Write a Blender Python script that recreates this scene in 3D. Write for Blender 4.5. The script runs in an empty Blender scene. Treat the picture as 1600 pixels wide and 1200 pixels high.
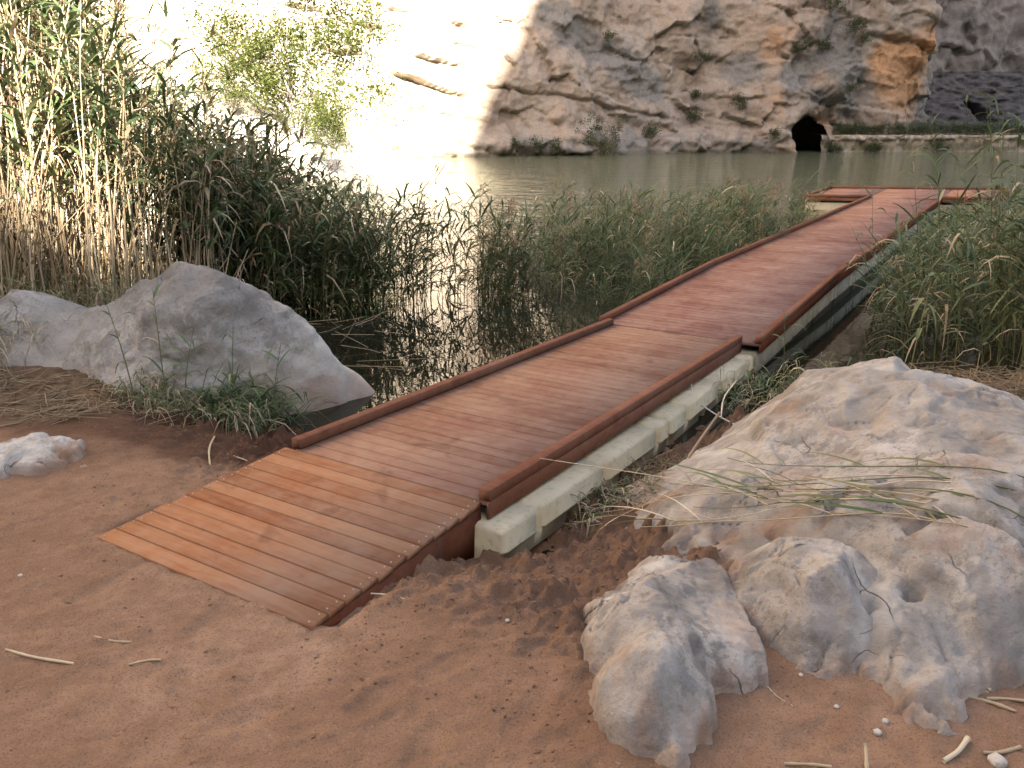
import bpy, math, random
import numpy as np

random.seed(7); RS = np.random.RandomState(11)
R = math.radians
scene = bpy.context.scene

# ------------------------------------------------------------------ camera
cam_data = bpy.data.cameras.new('camera')
cam = bpy.data.objects.new('camera', cam_data)
scene.collection.objects.link(cam)
cam.location = (0, 0, 2.45)
cam.rotation_euler = (R(90 - 17.76), 0, 0)
cam_data.sensor_width = 36.0
cam_data.lens = 36.0 * 1280 / 1600
cam_data.clip_start = 0.05; cam_data.clip_end = 2000
scene.camera = cam

# ------------------------------------------------------------------ sky and sun
SUN_EL, SUN_AZ = R(32), R(15)        # sun behind the camera, 15 degrees to its right
world = bpy.data.worlds.new('World'); scene.world = world; world.use_nodes = True
wn = world.node_tree
sky = wn.nodes.new('ShaderNodeTexSky'); sky.sky_type = 'NISHITA'; sky.sun_disc = False
sky.sun_elevation = SUN_EL; sky.sun_rotation = R(180) - SUN_AZ
sky.air_density = 1.0; sky.dust_density = 2.0; sky.ozone_density = 1.0
wn.nodes['Background'].inputs['Strength'].default_value = 0.09
wn.links.new(sky.outputs[0], wn.nodes['Background'].inputs['Color'])
sun_data = bpy.data.lights.new('sun', 'SUN'); sun_data.energy = 5.0; sun_data.angle = R(0.53)
sun_data.color = (1.0, 0.955, 0.88)
sun = bpy.data.objects.new('sun', sun_data); scene.collection.objects.link(sun)
sun.rotation_euler = (R(90) - SUN_EL, 0, SUN_AZ)
sun.location = (30, -60, 80)

vs = scene.view_settings
scene.display_settings.display_device = 'sRGB'
vs.view_transform = 'Standard'; vs.look = 'None'; vs.gamma = 1.0; vs.use_curve_mapping = False
vs.exposure = 2.78
vs.use_white_balance = True; vs.white_balance_temperature = 7100; vs.white_balance_tint = 11
scene.cycles.use_denoising = True; scene.cycles.use_light_tree = False
scene.cycles.max_bounces = 6; scene.cycles.diffuse_bounces = 1; scene.cycles.glossy_bounces = 3
scene.cycles.transparent_max_bounces = 4; scene.cycles.sample_clamp_indirect = 6.0

# ------------------------------------------------------------------ helpers
COL = scene.collection
def tag(o, label=None, cat=None, group=None, kind=None):
    if label: o['label'] = label
    if cat: o['category'] = cat
    if group: o['group'] = group
    if kind: o['kind'] = kind
    return o
def obj(name, mesh, material=None, parent=None):
    o = bpy.data.objects.new(name, mesh); COL.objects.link(o)
    if material is not None and len(mesh.materials) == 0: mesh.materials.append(material)
    if parent is not None: o.parent = parent
    return o
def empty(name, loc=(0, 0, 0), rot=(0, 0, 0)):
    o = bpy.data.objects.new(name, None); COL.objects.link(o)
    o.location = loc; o.rotation_euler = rot; o.empty_display_size = 0.2
    return o
def mesh_np(name, V, faces_list, smooth=False, mats=(), mat_idx=None):
    """faces_list: list of (n,k) int arrays"""
    me = bpy.data.meshes.new(name)
    V = np.asarray(V, np.float32)
    me.vertices.add(len(V)); me.vertices.foreach_set('co', V.ravel())
    loops = np.concatenate([f.ravel() for f in faces_list]).astype(np.int32)
    tot = np.concatenate([np.full(len(f), f.shape[1], np.int32) for f in faces_list])
    start = np.concatenate([[0], np.cumsum(tot)[:-1]]).astype(np.int32)
    me.loops.add(len(loops)); me.loops.foreach_set('vertex_index', loops)
    me.polygons.add(len(tot)); me.polygons.foreach_set('loop_start', start); me.polygons.foreach_set('loop_total', tot)
    if smooth: me.polygons.foreach_set('use_smooth', np.ones(len(tot), bool))
    for m in mats: me.materials.append(m)
    if mat_idx is not None: me.polygons.foreach_set('material_index', np.asarray(mat_idx, np.int32))
    me.update(calc_edges=True); me.validate()
    return me
def attr(me, name, vals):
    a = me.attributes.new(name, 'FLOAT', 'POINT'); a.data.foreach_set('value', np.asarray(vals, np.float32))
def grid_faces(nu, nv):
    """vertex index = i*nv + j"""
    i, j = np.meshgrid(np.arange(nu - 1), np.arange(nv - 1), indexing='ij')
    a = (i * nv + j).ravel()
    return np.stack([a, a + nv, a + nv + 1, a + 1], 1)
# gradient noise
_perm = np.random.RandomState(3).permutation(256); _perm = np.concatenate([_perm, _perm, _perm])
_g = np.random.RandomState(4).normal(size=(256, 3)); _g /= np.linalg.norm(_g, axis=1)[:, None]
def pn(P):
    P = np.asarray(P, float); I = np.floor(P).astype(int); F = P - I; I &= 255
    U = F * F * F * (F * (F * 6 - 15) + 10)
    out = np.zeros(len(P))
    for dx in (0, 1):
        wx = U[:, 0] if dx else 1 - U[:, 0]
        for dy in (0, 1):
            wy = U[:, 1] if dy else 1 - U[:, 1]
            for dz in (0, 1):
                wz = U[:, 2] if dz else 1 - U[:, 2]
                h = _perm[_perm[_perm[(I[:, 0] + dx) & 255] + ((I[:, 1] + dy) & 255)] + ((I[:, 2] + dz) & 255)]
                g = _g[h]
                out += wx * wy * wz * (g[:, 0] * (F[:, 0] - dx) + g[:, 1] * (F[:, 1] - dy) + g[:, 2] * (F[:, 2] - dz))
    return out * 1.5
def fbm(P, s=1.0, o=4, gain=.5, lac=2.03):
    P = np.asarray(P, float) * s; a = 1.0; r = 0
    for k in range(o):
        r = r + a * pn(P + 17.3 * k); P = P * lac; a *= gain
    return r
def ridged(P, s=1.0, o=4, gain=.5):
    P = np.asarray(P, float) * s; a = 1.0; r = 0
    for k in range(o):
        r = r + a * (1 - 2 * np.abs(pn(P + 31.7 * k))); P = P * 2.05; a *= gain
    return r
def facets(x, y, size, seed):
    """broken planes: every cell of a jittered grid is a randomly tilted plane; returns (height -1..1, distance to the cell edge)"""
    rs = np.random.RandomState(seed); T = rs.rand(64, 64, 6); x = x / size; y = y / size; ix = np.floor(x).astype(int); iy = np.floor(y).astype(int)
    d1 = np.full(x.shape, 9.); d2 = np.full(x.shape, 9.); h = np.zeros(x.shape)
    for dx in (-1, 0, 1):
        for dy in (-1, 0, 1):
            t = T[(ix + dx) % 64, (iy + dy) % 64]; ax = x - (ix + dx + t[..., 0]); ay = y - (iy + dy + t[..., 1]); d = np.hypot(ax, ay)
            hh = (t[..., 2] - .5) * 1.1 + ax * (t[..., 3] - .5) * 1.6 + ay * (t[..., 4] - .5) * 1.6
            nearer = d < d1; d2 = np.where(nearer, d1, np.minimum(d2, d)); h = np.where(nearer, hh, h); d1 = np.where(nearer, d, d1)
    return h, d2 - d1
def bowls(x, y, size, seed):
    """squared distance to the nearest jittered point: concave hollows between sharp crests"""
    rs = np.random.RandomState(seed); T = rs.rand(64, 64, 3); x = x / size; y = y / size; ix = np.floor(x).astype(int); iy = np.floor(y).astype(int); d1 = np.full(x.shape, 9.)
    for dx in (-1, 0, 1):
        for dy in (-1, 0, 1):
            t = T[(ix + dx) % 64, (iy + dy) % 64]; d1 = np.minimum(d1, (x - (ix + dx + t[..., 0])) ** 2 + (y - (iy + dy + t[..., 1])) ** 2 + .35 * t[..., 2])
    return d1
def sstep(a, b, x):
    t = np.clip((x - a) / (b - a), 0, 1); return t * t * (3 - 2 * t)
def XYZ(x, y, z=0.0):
    x = np.asarray(x, float).ravel(); return np.stack([x, np.broadcast_to(np.asarray(y, float).ravel(), x.shape), np.broadcast_to(np.asarray(z, float).ravel(), x.shape)], 1)

# ------------------------------------------------------------------ material helpers
class NT:
    def __init__(s, name):
        s.m = bpy.data.materials.new(name); s.m.use_nodes = True; s.t = s.m.node_tree
        s.b = s.t.nodes['Principled BSDF']; s.out = s.t.nodes['Material Output']
    def n(s, typ, **kw):
        nd = s.t.nodes.new(typ)
        for k, v in kw.items():
            if k.startswith('_'): setattr(nd, k[1:], v)
            else: s.set(nd, k, v)
        return nd
    def set(s, nd, k, v):
        k = k.replace('__', ' ')
        inp = nd.inputs[int(k[1:])] if (k[0] == 'i' and k[1:].isdigit()) else nd.inputs[k]
        if isinstance(v, bpy.types.NodeSocket): s.t.links.new(v, inp)
        else: inp.default_value = v
    def noise(s, co, scale, detail=4, rough=.55, dist=0.0):
        nd = s.n('ShaderNodeTexNoise', Scale=scale, Detail=detail, Roughness=rough, Distortion=dist)
        if co is not None: s.t.links.new(co, nd.inputs['Vector'])
        return nd.outputs['Fac']
    def ramp(s, fac, stops, interp='LINEAR'):
        nd = s.n('ShaderNodeValToRGB'); cr = nd.color_ramp; cr.interpolation = interp
        while len(cr.elements) < len(stops): cr.elements.new(0.5)
        for e, (p, c) in zip(cr.elements, stops):
            e.position = p; e.color = (*c, 1) if len(c) == 3 else c
        s.t.links.new(fac, nd.inputs[0]); return nd.outputs[0]
    def mix(s, fac, a, b, mode='MIX'):
        nd = s.n('ShaderNodeMix', _data_type='RGBA', _blend_type=mode)
        for i, v in ((0, fac), (6, a), (7, b)):
            if isinstance(v, bpy.types.NodeSocket): s.t.links.new(v, nd.inputs[i])
            else: nd.inputs[i].default_value = (*v, 1) if isinstance(v, tuple) and len(v) == 3 else v
        return nd.outputs[2]
    def math(s, op, a, b=0.0, clamp=False):
        nd = s.n('ShaderNodeMath', _operation=op, _use_clamp=clamp)
        for i, v in ((0, a), (1, b)):
            if isinstance(v, bpy.types.NodeSocket): s.t.links.new(v, nd.inputs[i])
            else: nd.inputs[i].default_value = v
        return nd.outputs[0]
    def co(s, which='Object', scale=None, offset=None):
        o = s.n('ShaderNodeTexCoord').outputs[which]
        if scale is not None or offset is not None:
            mp = s.n('ShaderNodeMapping'); s.t.links.new(o, mp.inputs[0])
            if scale is not None: mp.inputs['Scale'].default_value = scale
            if offset is not None: s.t.links.new(offset, mp.inputs['Location'])
            o = mp.outputs[0]
        return o
    def attr(s, name):
        return s.n('ShaderNodeAttribute', _attribute_name=name).outputs['Fac']
    def bump(s, h, strength=.3, dist=.02, normal=None):
        nd = s.n('ShaderNodeBump', Strength=strength, Distance=dist, Height=h)
        if normal is not None: s.t.links.new(normal, nd.inputs['Normal'])
        return nd.outputs[0]
    def fin(s, color=None, rough=.8, normal=None, spec=.3):
        if color is not None: s.set(s.b, 'Base Color', (*color, 1) if isinstance(color, tuple) else color)
        s.set(s.b, 'Roughness', rough); s.set(s.b, 'Specular IOR Level', spec)
        if normal is not None: s.set(s.b, 'Normal', normal)
        return s.m

def m_wood(name, stops, dust, dust_amt, rnd=.26):
    t = NT(name); oi = t.n('ShaderNodeObjectInfo').outputs['Random']
    cmb = t.n('ShaderNodeCombineXYZ'); r100 = t.math('MULTIPLY', oi, 93.0)
    for i in range(3): t.t.links.new(r100, cmb.inputs[i])
    co = t.co('Object', (1.3, 14, 14), cmb.outputs[0])
    g = t.noise(co, 2.2, 6, .6, .8)
    g2 = t.noise(co, 9.0, 3, .5, .3)
    c = t.ramp(t.math('ADD', t.math('MULTIPLY', g, .70), t.math('MULTIPLY', oi, rnd)), stops)
    c = t.mix(t.math('MULTIPLY', g2, .35), c, tuple(x * .55 for x in stops[0][1]))
    wc = t.n('ShaderNodeNewGeometry').outputs['Position']
    d = t.noise(wc, 1.7, 5, .62, .4)
    d2 = t.noise(wc, 11.0, 4, .6)
    df = t.ramp(t.math('ADD', t.math('MULTIPLY', d, .7), t.math('MULTIPLY', d2, .3)), [(.40, (0, 0, 0)), (.66, (1, 1, 1))])
    c = t.mix(t.math('MULTIPLY', df, dust_amt), c, dust)
    st = t.ramp(t.noise(wc, 3.3, 3, .5, 1.2), [(.63, (0, 0, 0)), (.72, (1, 1, 1))])
    c = t.mix(t.math('MULTIPLY', st, .30), c, tuple(x * .42 for x in stops[0][1]))
    nb = t.bump(g, .25, .004)
    return t.fin(c, 1.0, nb, .0)
def m_plain(name, c, rough=.7, var=.25, scale=6, spec=.3, bump=.15):
    t = NT(name); co = t.co('Object'); f = t.noise(co, scale, 5, .6)
    col = t.ramp(f, [(.3, tuple(x * (1 - var) for x in c)), (.7, tuple(min(1, x * (1 + var)) for x in c))])
    return t.fin(col, rough, t.bump(f, bump, .01), spec)
def m_leaf(name, stops, trans=.35, rough=.5):
    t = NT(name); f = t.attr('tint')
    c = t.ramp(f, stops)
    t.fin(c, rough, None, .25)
    tr = t.n('ShaderNodeBsdfTranslucent', Color=c)
    mx = t.n('ShaderNodeMixShader', Fac=trans)
    t.t.links.new(t.b.outputs[0], mx.inputs[1]); t.t.links.new(tr.outputs[0], mx.inputs[2])
    t.t.links.new(mx.outputs[0], t.out.inputs['Surface'])
    return t.m

# --- ground
t = NT('red_soil'); co = t.co('Object')
n1 = t.noise(co, .9, 6, .6, .3); n2 = t.noise(co, 7, 6, .65); n3 = t.noise(co, 55, 4, .6)
c = t.ramp(n1, [(.3, (.185, .102, .063)), (.5, (.25, .144, .090)), (.7, (.315, .192, .125))])
c = t.mix(t.math('MULTIPLY', t.ramp(n2, [(.38, (0, 0, 0)), (.62, (1, 1, 1))]), .6), c, (.165, .094, .056))
c = t.mix(t.ramp(n3, [(.62, (0, 0, 0)), (.75, (.6, .6, .6))]), c, (.37, .245, .16))
n4 = t.noise(co, 130, 3, .6)
c = t.mix(t.math('MULTIPLY', t.ramp(n4, [(.52, (0, 0, 0)), (.62, (1, 1, 1))]), .6), c, (.105, .058, .034))
c = t.mix(t.attr('wet'), c, (.075, .036, .021))
c = t.mix(t.attr('litter'), c, t.ramp(t.noise(co, 18, 5, .7), [(.35, (.05, .032, .018)), (.65, (.20, .13, .075))]))
hh = t.math('ADD', t.math('MULTIPLY', n2, .55), t.math('ADD', t.math('MULTIPLY', n3, .12), t.math('MULTIPLY', n4, .04)))
M_SOIL = t.fin(c, .95, t.bump(hh, 1.0, .038), .1)
# --- water
t = NT('lake_water'); co = t.co('Object'); 
mp = t.n('ShaderNodeMapping'); t.t.links.new(co, mp.inputs[0]); mp.inputs['Scale'].default_value = (.8, 1.15, 1)
r1 = t.noise(mp.outputs[0], .9, 4, .6, .4); r2 = t.noise(mp.outputs[0], 3.6, 3, .5, .2); r0 = t.noise(mp.outputs[0], .3, 3, .5, .2)
sep = t.n('ShaderNodeSeparateXYZ', Vector=co)
far = t.n('ShaderNodeMapRange', Value=sep.outputs['Y'], i1=14.0, i2=30.0, i3=.02, i4=1.0).outputs[0]
hgt = t.math('ADD', t.math('MULTIPLY', r1, .75), t.math('MULTIPLY', r2, .16))
bp = t.n('ShaderNodeBump', Distance=.22, Height=hgt); t.t.links.new(t.math('MULTIPLY', far, .95), bp.inputs['Strength'])
turb = t.n('ShaderNodeMapRange', Value=sep.outputs['Y'], i1=9.0, i2=24.0, i3=0.0, i4=1.0).outputs[0]
M_WATER = t.fin(t.mix(turb, (.014, .013, .007), t.ramp(r0, [(.35, (.098, .110, .066)), (.65, (.122, .134, .082))])), .015, bp.outputs[0], .5)
t.b.inputs['IOR'].default_value = 1.33
# --- rocks
def m_rock(name, stops, patches, vein, scale=1.0, attrs=True):
    t = NT(name); co = t.co('Object')
    a = t.noise(co, 1.6 * scale, 8, .62, .5); b = t.noise(co, 6 * scale, 6, .65, .2); d = t.noise(co, 32 * scale, 5, .68)
    c = t.ramp(a, stops)
    c = t.mix(t.ramp(b, [(.50, (0, 0, 0)), (.56, (1, 1, 1))]), c, patches)
    c = t.mix(t.math('MULTIPLY', t.ramp(d, [(.53, (0, 0, 0)), (.61, (1, 1, 1))]), .5), c, vein)
    d3 = t.noise(co, 110 * scale, 3, .6); c = t.mix(t.math('MULTIPLY', t.ramp(d3, [(.54, (0, 0, 0)), (.64, (1, 1, 1))]), .3), c, vein)
    cv = t.n('ShaderNodeTexNoise', Scale=2.6 * scale, Detail=4.0); t.t.links.new(co, cv.inputs['Vector'])
    va = t.n('ShaderNodeVectorMath', _operation='SCALE'); t.t.links.new(cv.outputs['Color'], va.inputs[0]); va.inputs['Scale'].default_value = .42
    vb = t.n('ShaderNodeVectorMath', _operation='ADD'); t.t.links.new(co, vb.inputs[0]); t.t.links.new(va.outputs[0], vb.inputs[1])
    ck = None
    for sc_, wd_, lo_ in ((1.7, .0065, .545), (4.6, .0065, .57)):
        vo = t.n('ShaderNodeTexVoronoi', _feature='DISTANCE_TO_EDGE', Scale=sc_ * scale); t.t.links.new(vb.outputs[0], vo.inputs['Vector'])
        k_ = t.math('MULTIPLY', t.ramp(vo.outputs['Distance'], [(0, (1, 1, 1)), (wd_, (0, 0, 0))]), t.ramp(t.noise(co, 1.3 * scale + sc_ * .2, 3, .5), [(lo_, (0, 0, 0)), (lo_ + .07, (1, 1, 1))]))
        ck = k_ if ck is None else t.math('MAXIMUM', ck, k_)
    if attrs:
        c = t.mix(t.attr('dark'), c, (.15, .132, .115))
        c = t.mix(t.attr('soil'), c, (.27, .155, .095))
        c = t.mix(t.attr('pale'), c, (.50, .45, .39))
    c = t.mix(t.math('MULTIPLY', ck, .7), c, (.075, .058, .045))
    h = t.math('ADD', t.math('SUBTRACT', t.math('MULTIPLY', b, .7), t.math('MULTIPLY', ck, .3)), t.math('ADD', t.math('MULTIPLY', d, .16), t.math('MULTIPLY', d3, .04)))
    return t.fin(c, .9, t.bump(h, 1.0, .034), .12)
M_ROCK_R = m_rock('limestone_pinkish', [(.36, (.225, .187, .155)), (.5, (.325, .277, .232)), (.63, (.405, .355, .305))], (.225, .20, .175), (.14, .108, .083))
M_ROCK_L = m_rock('limestone_grey', [(.36, (.24, .215, .185)), (.5, (.345, .315, .275)), (.64, (.43, .395, .35))], (.26, .235, .20), (.115, .098, .08))
# --- cliff
t = NT('cliff_limestone'); co = t.co('Object')
mp = t.n('ShaderNodeMapping'); t.t.links.new(co, mp.inputs[0]); mp.inputs['Scale'].default_value = (1, 1, .45)
a = t.noise(mp.outputs[0], .22, 8, .62, .6); b = t.noise(co, 1.1, 8, .68, .3); d = t.noise(co, 5, 5, .65)
c = t.ramp(a, [(.30, (.245, .185, .145)), (.48, (.34, .278, .226)), (.60, (.345, .262, .203)), (.75, (.28, .235, .20))])
c = t.mix(t.math('MULTIPLY', t.ramp(b, [(.47, (0, 0, 0)), (.68, (1, 1, 1))]), .6), c, (.28, .225, .175))
mp2 = t.n('ShaderNodeMapping'); t.t.links.new(co, mp2.inputs[0]); mp2.inputs['Scale'].default_value = (1, 1, .13)
stk = t.noise(mp2.outputs[0], 1.5, 5, .6, .3)
c = t.mix(t.math('MULTIPLY', t.ramp(stk, [(.5, (0, 0, 0)), (.66, (1, 1, 1))]), .45), c, (.225, .165, .12))
c = t.mix(t.math('MULTIPLY', t.ramp(d, [(.5, (0, 0, 0)), (.64, (1, 1, 1))]), .35), c, (.17, .13, .10))
gm = t.math('ADD', t.attr('grey'), t.math('MULTIPLY', t.math('SUBTRACT', b, .5), 1.1)); gm = t.ramp(gm, [(.32, (0, 0, 0)), (.6, (1, 1, 1))])
c = t.mix(t.math('MULTIPLY', gm, .85), c, t.ramp(d, [(.3, (.125, .118, .11)), (.7, (.23, .215, .195))]))
om = t.math('ADD', t.attr('orange'), t.math('MULTIPLY', t.math('SUBTRACT', b, .5), .9)); om = t.ramp(om, [(.3, (0, 0, 0)), (.75, (1, 1, 1))])
c = t.mix(om, c, t.ramp(d, [(.3, (.36, .185, .09)), (.7, (.49, .30, .175))]))
c = t.mix(t.math('MULTIPLY', t.attr('sun_pale'), .8), c, (.50, .43, .345))  # sunlight put into the colour: rock lightened on the sunlit half
c = t.mix(t.attr('wetline'), c, (.10, .085, .06))
hh = t.math('ADD', t.math('MULTIPLY', b, .6), t.math('MULTIPLY', d, .16))
M_CLIFF = t.fin(c, .92, t.bump(hh, 1.0, .32), .1)
t = NT('gorge_rock_grey'); co = t.co('Object'); b = t.noise(co, .35, 8, .7, .5); d = t.noise(co, 3, 5, .6)
c = t.ramp(b, [(.36, (.105, .092, .083)), (.52, (.19, .168, .15)), (.66, (.26, .23, .205))])
c = t.mix(t.math('MULTIPLY', d, .4), c, (.09, .08, .075))
M_GORGE = t.fin(c, .95, t.bump(t.math('ADD', b, t.math('MULTIPLY', d, .2)), .8, .4), .1)
M_SCREE = m_plain('dark_scree', (.075, .068, .066), .95, .5, 1.2, .1, .6)
M_TALUS = m_plain('pale_talus', (.50, .45, .38), .95, .15, .8, .1, .5)
t = NT('rubble_masonry'); co = t.co('Object'); b = t.noise(co, 2.2, 6, .65, .4); d = t.noise(co, 9, 4, .6)
c = t.ramp(b, [(.32, (.12, .095, .065)), (.5, (.33, .265, .195)), (.7, (.50, .42, .33))])
c = t.mix(t.attr('moss'), c, (.085, .075, .04))
M_MASON = t.fin(c, .92, t.bump(t.math('ADD', b, t.math('MULTIPLY', d, .3)), .9, .07), .15)
# --- dock
M_RAMP = m_wood('new_hardwood', [(.25, (.185, .072, .038)), (.5, (.29, .125, .064)), (.8, (.39, .19, .10))], (.36, .24, .165), .5, .40)
M_DECK = m_wood('dusty_hardwood', [(.25, (.20, .092, .060)), (.5, (.275, .142, .096)), (.8, (.335, .185, .13))], (.43, .30, .21), .42)
M_DECK2 = m_wood('red_hardwood', [(.25, (.20, .094, .070)), (.5, (.265, .136, .104)), (.8, (.32, .176, .138))], (.43, .30, .225), .5)
M_CURB = m_wood('oiled_beam', [(.25, (.15, .058, .034)), (.5, (.205, .085, .052)), (.8, (.26, .12, .078))], (.33, .20, .14), .3)
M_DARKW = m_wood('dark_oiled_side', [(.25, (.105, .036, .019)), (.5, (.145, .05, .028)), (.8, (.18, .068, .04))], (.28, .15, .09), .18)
t = NT('beige_float_plastic'); co = t.co('Object'); f = t.noise(co, 3, 5, .6); g = t.noise(co, 22, 4, .6)
c = t.ramp(f, [(.3, (.46, .375, .235)), (.7, (.56, .465, .305))])
c = t.mix(t.math('MULTIPLY', t.ramp(g, [(.52, (0, 0, 0)), (.72, (1, 1, 1))]), .5), c, (.19, .155, .105))
M_FLOAT = t.fin(c, .5, t.bump(g, .12, .004), .35)
t = NT('weathered_float_plastic'); co = t.co('Object'); f = t.noise(co, 3, 5, .6); g = t.noise(co, 14, 4, .6)
pz = t.n('ShaderNodeSeparateXYZ', Vector=t.n('ShaderNodeNewGeometry').outputs['Position']).outputs['Z']
c = t.ramp(f, [(.3, (.27, .232, .155)), (.7, (.37, .325, .225))])
c = t.mix(t.math('MULTIPLY', t.ramp(g, [(.50, (0, 0, 0)), (.7, (1, 1, 1))]), .5), c, (.13, .11, .075))
wl = t.n('ShaderNodeMapRange', Value=t.math('ADD', pz, t.math('MULTIPLY', t.math('SUBTRACT', g, .5), .10)), i1=.0, i2=.20, i3=.8, i4=0.0).outputs[0]
c = t.mix(wl, c, (.045, .04, .025))
M_FLOAT2 = t.fin(c, .55, t.bump(g, .15, .004), .3)
M_STEEL = m_plain('zinc_screw', (.38, .33, .28), .4, .1, 30, .5)
M_CONC = m_plain('concrete', (.25, .235, .21), .9, .25, 12, .2, .4)
M_ROPE = m_plain('white_rope', (.52, .50, .45), .9, .2, 60, .1, .5)
# --- plants
G_STOPS = [(0, (.040, .060, .028)), (.35, (.078, .115, .050)), (.62, (.130, .172, .072)), (.8, (.21, .21, .095)), (1, (.36, .29, .17))]
M_LEAF = m_leaf('reed_leaf', G_STOPS, .3)
D_STOPS = [(0, (.14, .092, .054)), (.3, (.31, .215, .125)), (.65, (.48, .365, .23)), (1, (.64, .53, .37))]
M_CANE = m_leaf('dry_cane', D_STOPS, .1, .6)
M_DRYLEAF = m_leaf('dry_reed_leaf', D_STOPS, .25, .7)
M_GSTEM = m_leaf('green_reed_stem', [(0, (.07, .08, .03)), (.5, (.15, .155, .065)), (1, (.36, .29, .16))], .1, .5)
M_TREE = m_leaf('tree_leaf', [(0, (.028, .042, .010)), (.5, (.068, .088, .018)), (1, (.13, .145, .036))], .35)
M_SHRUB = m_leaf('shrub_leaf', [(0, (.030, .042, .018)), (.5, (.062, .078, .03)), (1, (.12, .125, .05))], .25)
M_BARK = m_plain('grey_bark', (.30, .27, .23), .9, .25, 9, .1, .4)

# ------------------------------------------------------------------ ground
SH_X = np.array([-120, -30, -12, -8, -4.6, -3.8, -2.6, -1.9, -1.4, -.7, 0, .43, 1.34, 1.81, 3, 4.2, 6, 12, 40, 120.])
SH_Y = np.array([16, 16, 14.5, 13, 11.2, 9.4, 7.1, 6.35, 6.0, 5.55, 5.15, 4.98, 6.0, 6.45, 7.2, 7.5, 8.2, 9.5, 11, 11.])
PHI = R(31.6)
U1 = np.array([math.sin(PHI), math.cos(PHI)]); V1 = np.array([math.cos(PHI), -math.sin(PHI)])
M0 = np.array([-1.446, 3.336])
def shore_d(x, y):
    return (np.interp(x, SH_X, SH_Y) - y) * .85
def ground_z(x, y, detail=True):
    x = np.asarray(x, float); y = np.asarray(y, float)
    d = shore_d(x, y) + .18 * fbm(XYZ(x, y), .9, 3).reshape(x.shape)
    z = np.where(d > 0, .415 * sstep(-.35, 2.0, d) - .015, -.018 + .33 * d * 1.0)
    z = np.maximum(z, -1.6)
    z = z + sstep(2, 14, d) * .25 + sstep(9, 24, d) * 2.2
    # soil dug out under the walkway
    s = (x - M0[0]) * U1[0] + (y - M0[1]) * U1[1]; w = (x - M0[0]) * V1[0] + (y - M0[1]) * V1[1]
    under = sstep(1.22, 1.42, s) * (1 - sstep(.90, 1.22, np.abs(w)))
    z = np.where(under > 0, z * (1 - under) + np.minimum(z, .03) * under, z)
    rampu = sstep(.04, .16, s) * (1 - sstep(1.3, 1.35, s)) * (1 - sstep(.78, .84, np.abs(w + .049)))
    z = np.where(rampu > 0, z * (1 - rampu) + np.minimum(z, .34) * rampu, z)
    z = z + .019 * np.exp(-((s + .03) / .08) ** 2) * (1 - sstep(.72, 1.0, np.abs(w + .05))) * np.clip(.45 + 1.1 * fbm(XYZ(x, y, 6), 2.6, 3).reshape(x.shape), 0, 1.2)
    z = z - .075 * sstep(.3, 1.1, s) * (1 - sstep(1.5, 1.9, s)) * (1 - sstep(.78, 1.15, w)) * (w > .4)
    if detail:
        P = XYZ(x, y)
        near = (1 - sstep(9, 16, np.hypot(x, y)))
        big = fbm(P, .8, 3).reshape(x.shape) * .012
        # clods: stronger beside the ramp and towards the shore
        cl = sstep(1.9, .4, d) * sstep(-.6, .1, d) * .9 + .09
        cl = np.where((s > .1) & (w > .6) & (w < 2.2), np.maximum(cl, .75 * sstep(.1, .8, s)), cl)
        lump = np.maximum(fbm(P, 5.5, 5, .68).reshape(x.shape), -.25) * .045 + np.maximum(ridged(P + 9, 13, 2).reshape(x.shape) - .35, 0) * .010
        scuff = ridged(np.stack([x.ravel() * 3.6 + y.ravel() * 1.3, y.ravel() * 11 - x.ravel() * 2.2, 0 * x.ravel()], 1), 1.0, 3).reshape(x.shape) * .0042
        sm = sstep(-.1, .35, fbm(P + 40, 1.3, 2).reshape(x.shape))
        foot = 0 * x
        for (fx, fy, fa) in ((-.5, 2.55, .9), (-.25, 2.75, .7), (.05, 2.45, 1.1), (-.95, 2.45, .6), (-1.3, 3.05, 1.2), (-1.9, 3.3, 1.0), (-2.4, 3.15, .4), (-.3, 2.3, 1.3), (.2, 3.2, .8), (-2.6, 3.9, .9), (-2.2, 4.3, 1.1), (.1, 3.6, 1.0), (1.05, 2.35, .5)):
            ca, sa = math.cos(fa), math.sin(fa); a_ = (x - fx) * ca + (y - fy) * sa; b_ = -(x - fx) * sa + (y - fy) * ca; e_ = (a_ / .14) ** 2 + (b_ / .055) ** 2
            foot = foot + .011 * np.exp(-e_ ** 2) - .006 * np.exp(-((np.sqrt(e_) - 1.35) / .25) ** 2)
        fine = fbm(P, 24, 2).reshape(x.shape) * .0028
        z = z + near * (big + cl * lump * 2.5 + scuff * 1.7 * (.2 + sm) + fine * (2.2 + 3.5 * cl) - foot * 1.0)
    return z
def spaced(lo, a, b, hi, step, grow):
    mid = list(np.arange(a, b, step)); L = []; p, st = a, step
    while p > lo: st *= grow; p -= st; L.append(p)
    H = []; p, st = b, step
    while p < hi: H.append(p); st *= grow; p += st
    return np.array(L[::-1] + mid + H)
gx = spaced(-300, -3.6, 3.0, 300, .021, 1.045); gy = spaced(-300, 2.0, 6.6, 400, .0165, 1.04)
GX, GY = np.meshgrid(gx, gy, indexing='ij')
GZ = ground_z(GX, GY)
me = mesh_np('ground', np.stack([GX, GY, GZ], 2).reshape(-1, 3), [grid_faces(len(gx), len(gy))], True, [M_SOIL])
gd = shore_d(GX, GY)
wet = sstep(1.35, .25, gd + .55 * fbm(XYZ(GX, GY), 1.4, 4).reshape(GX.shape))
wl_ = sstep(-1.2, -1.7, GX) * sstep(4.6, 5.3, GY + .3 * GX * 0)
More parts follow.
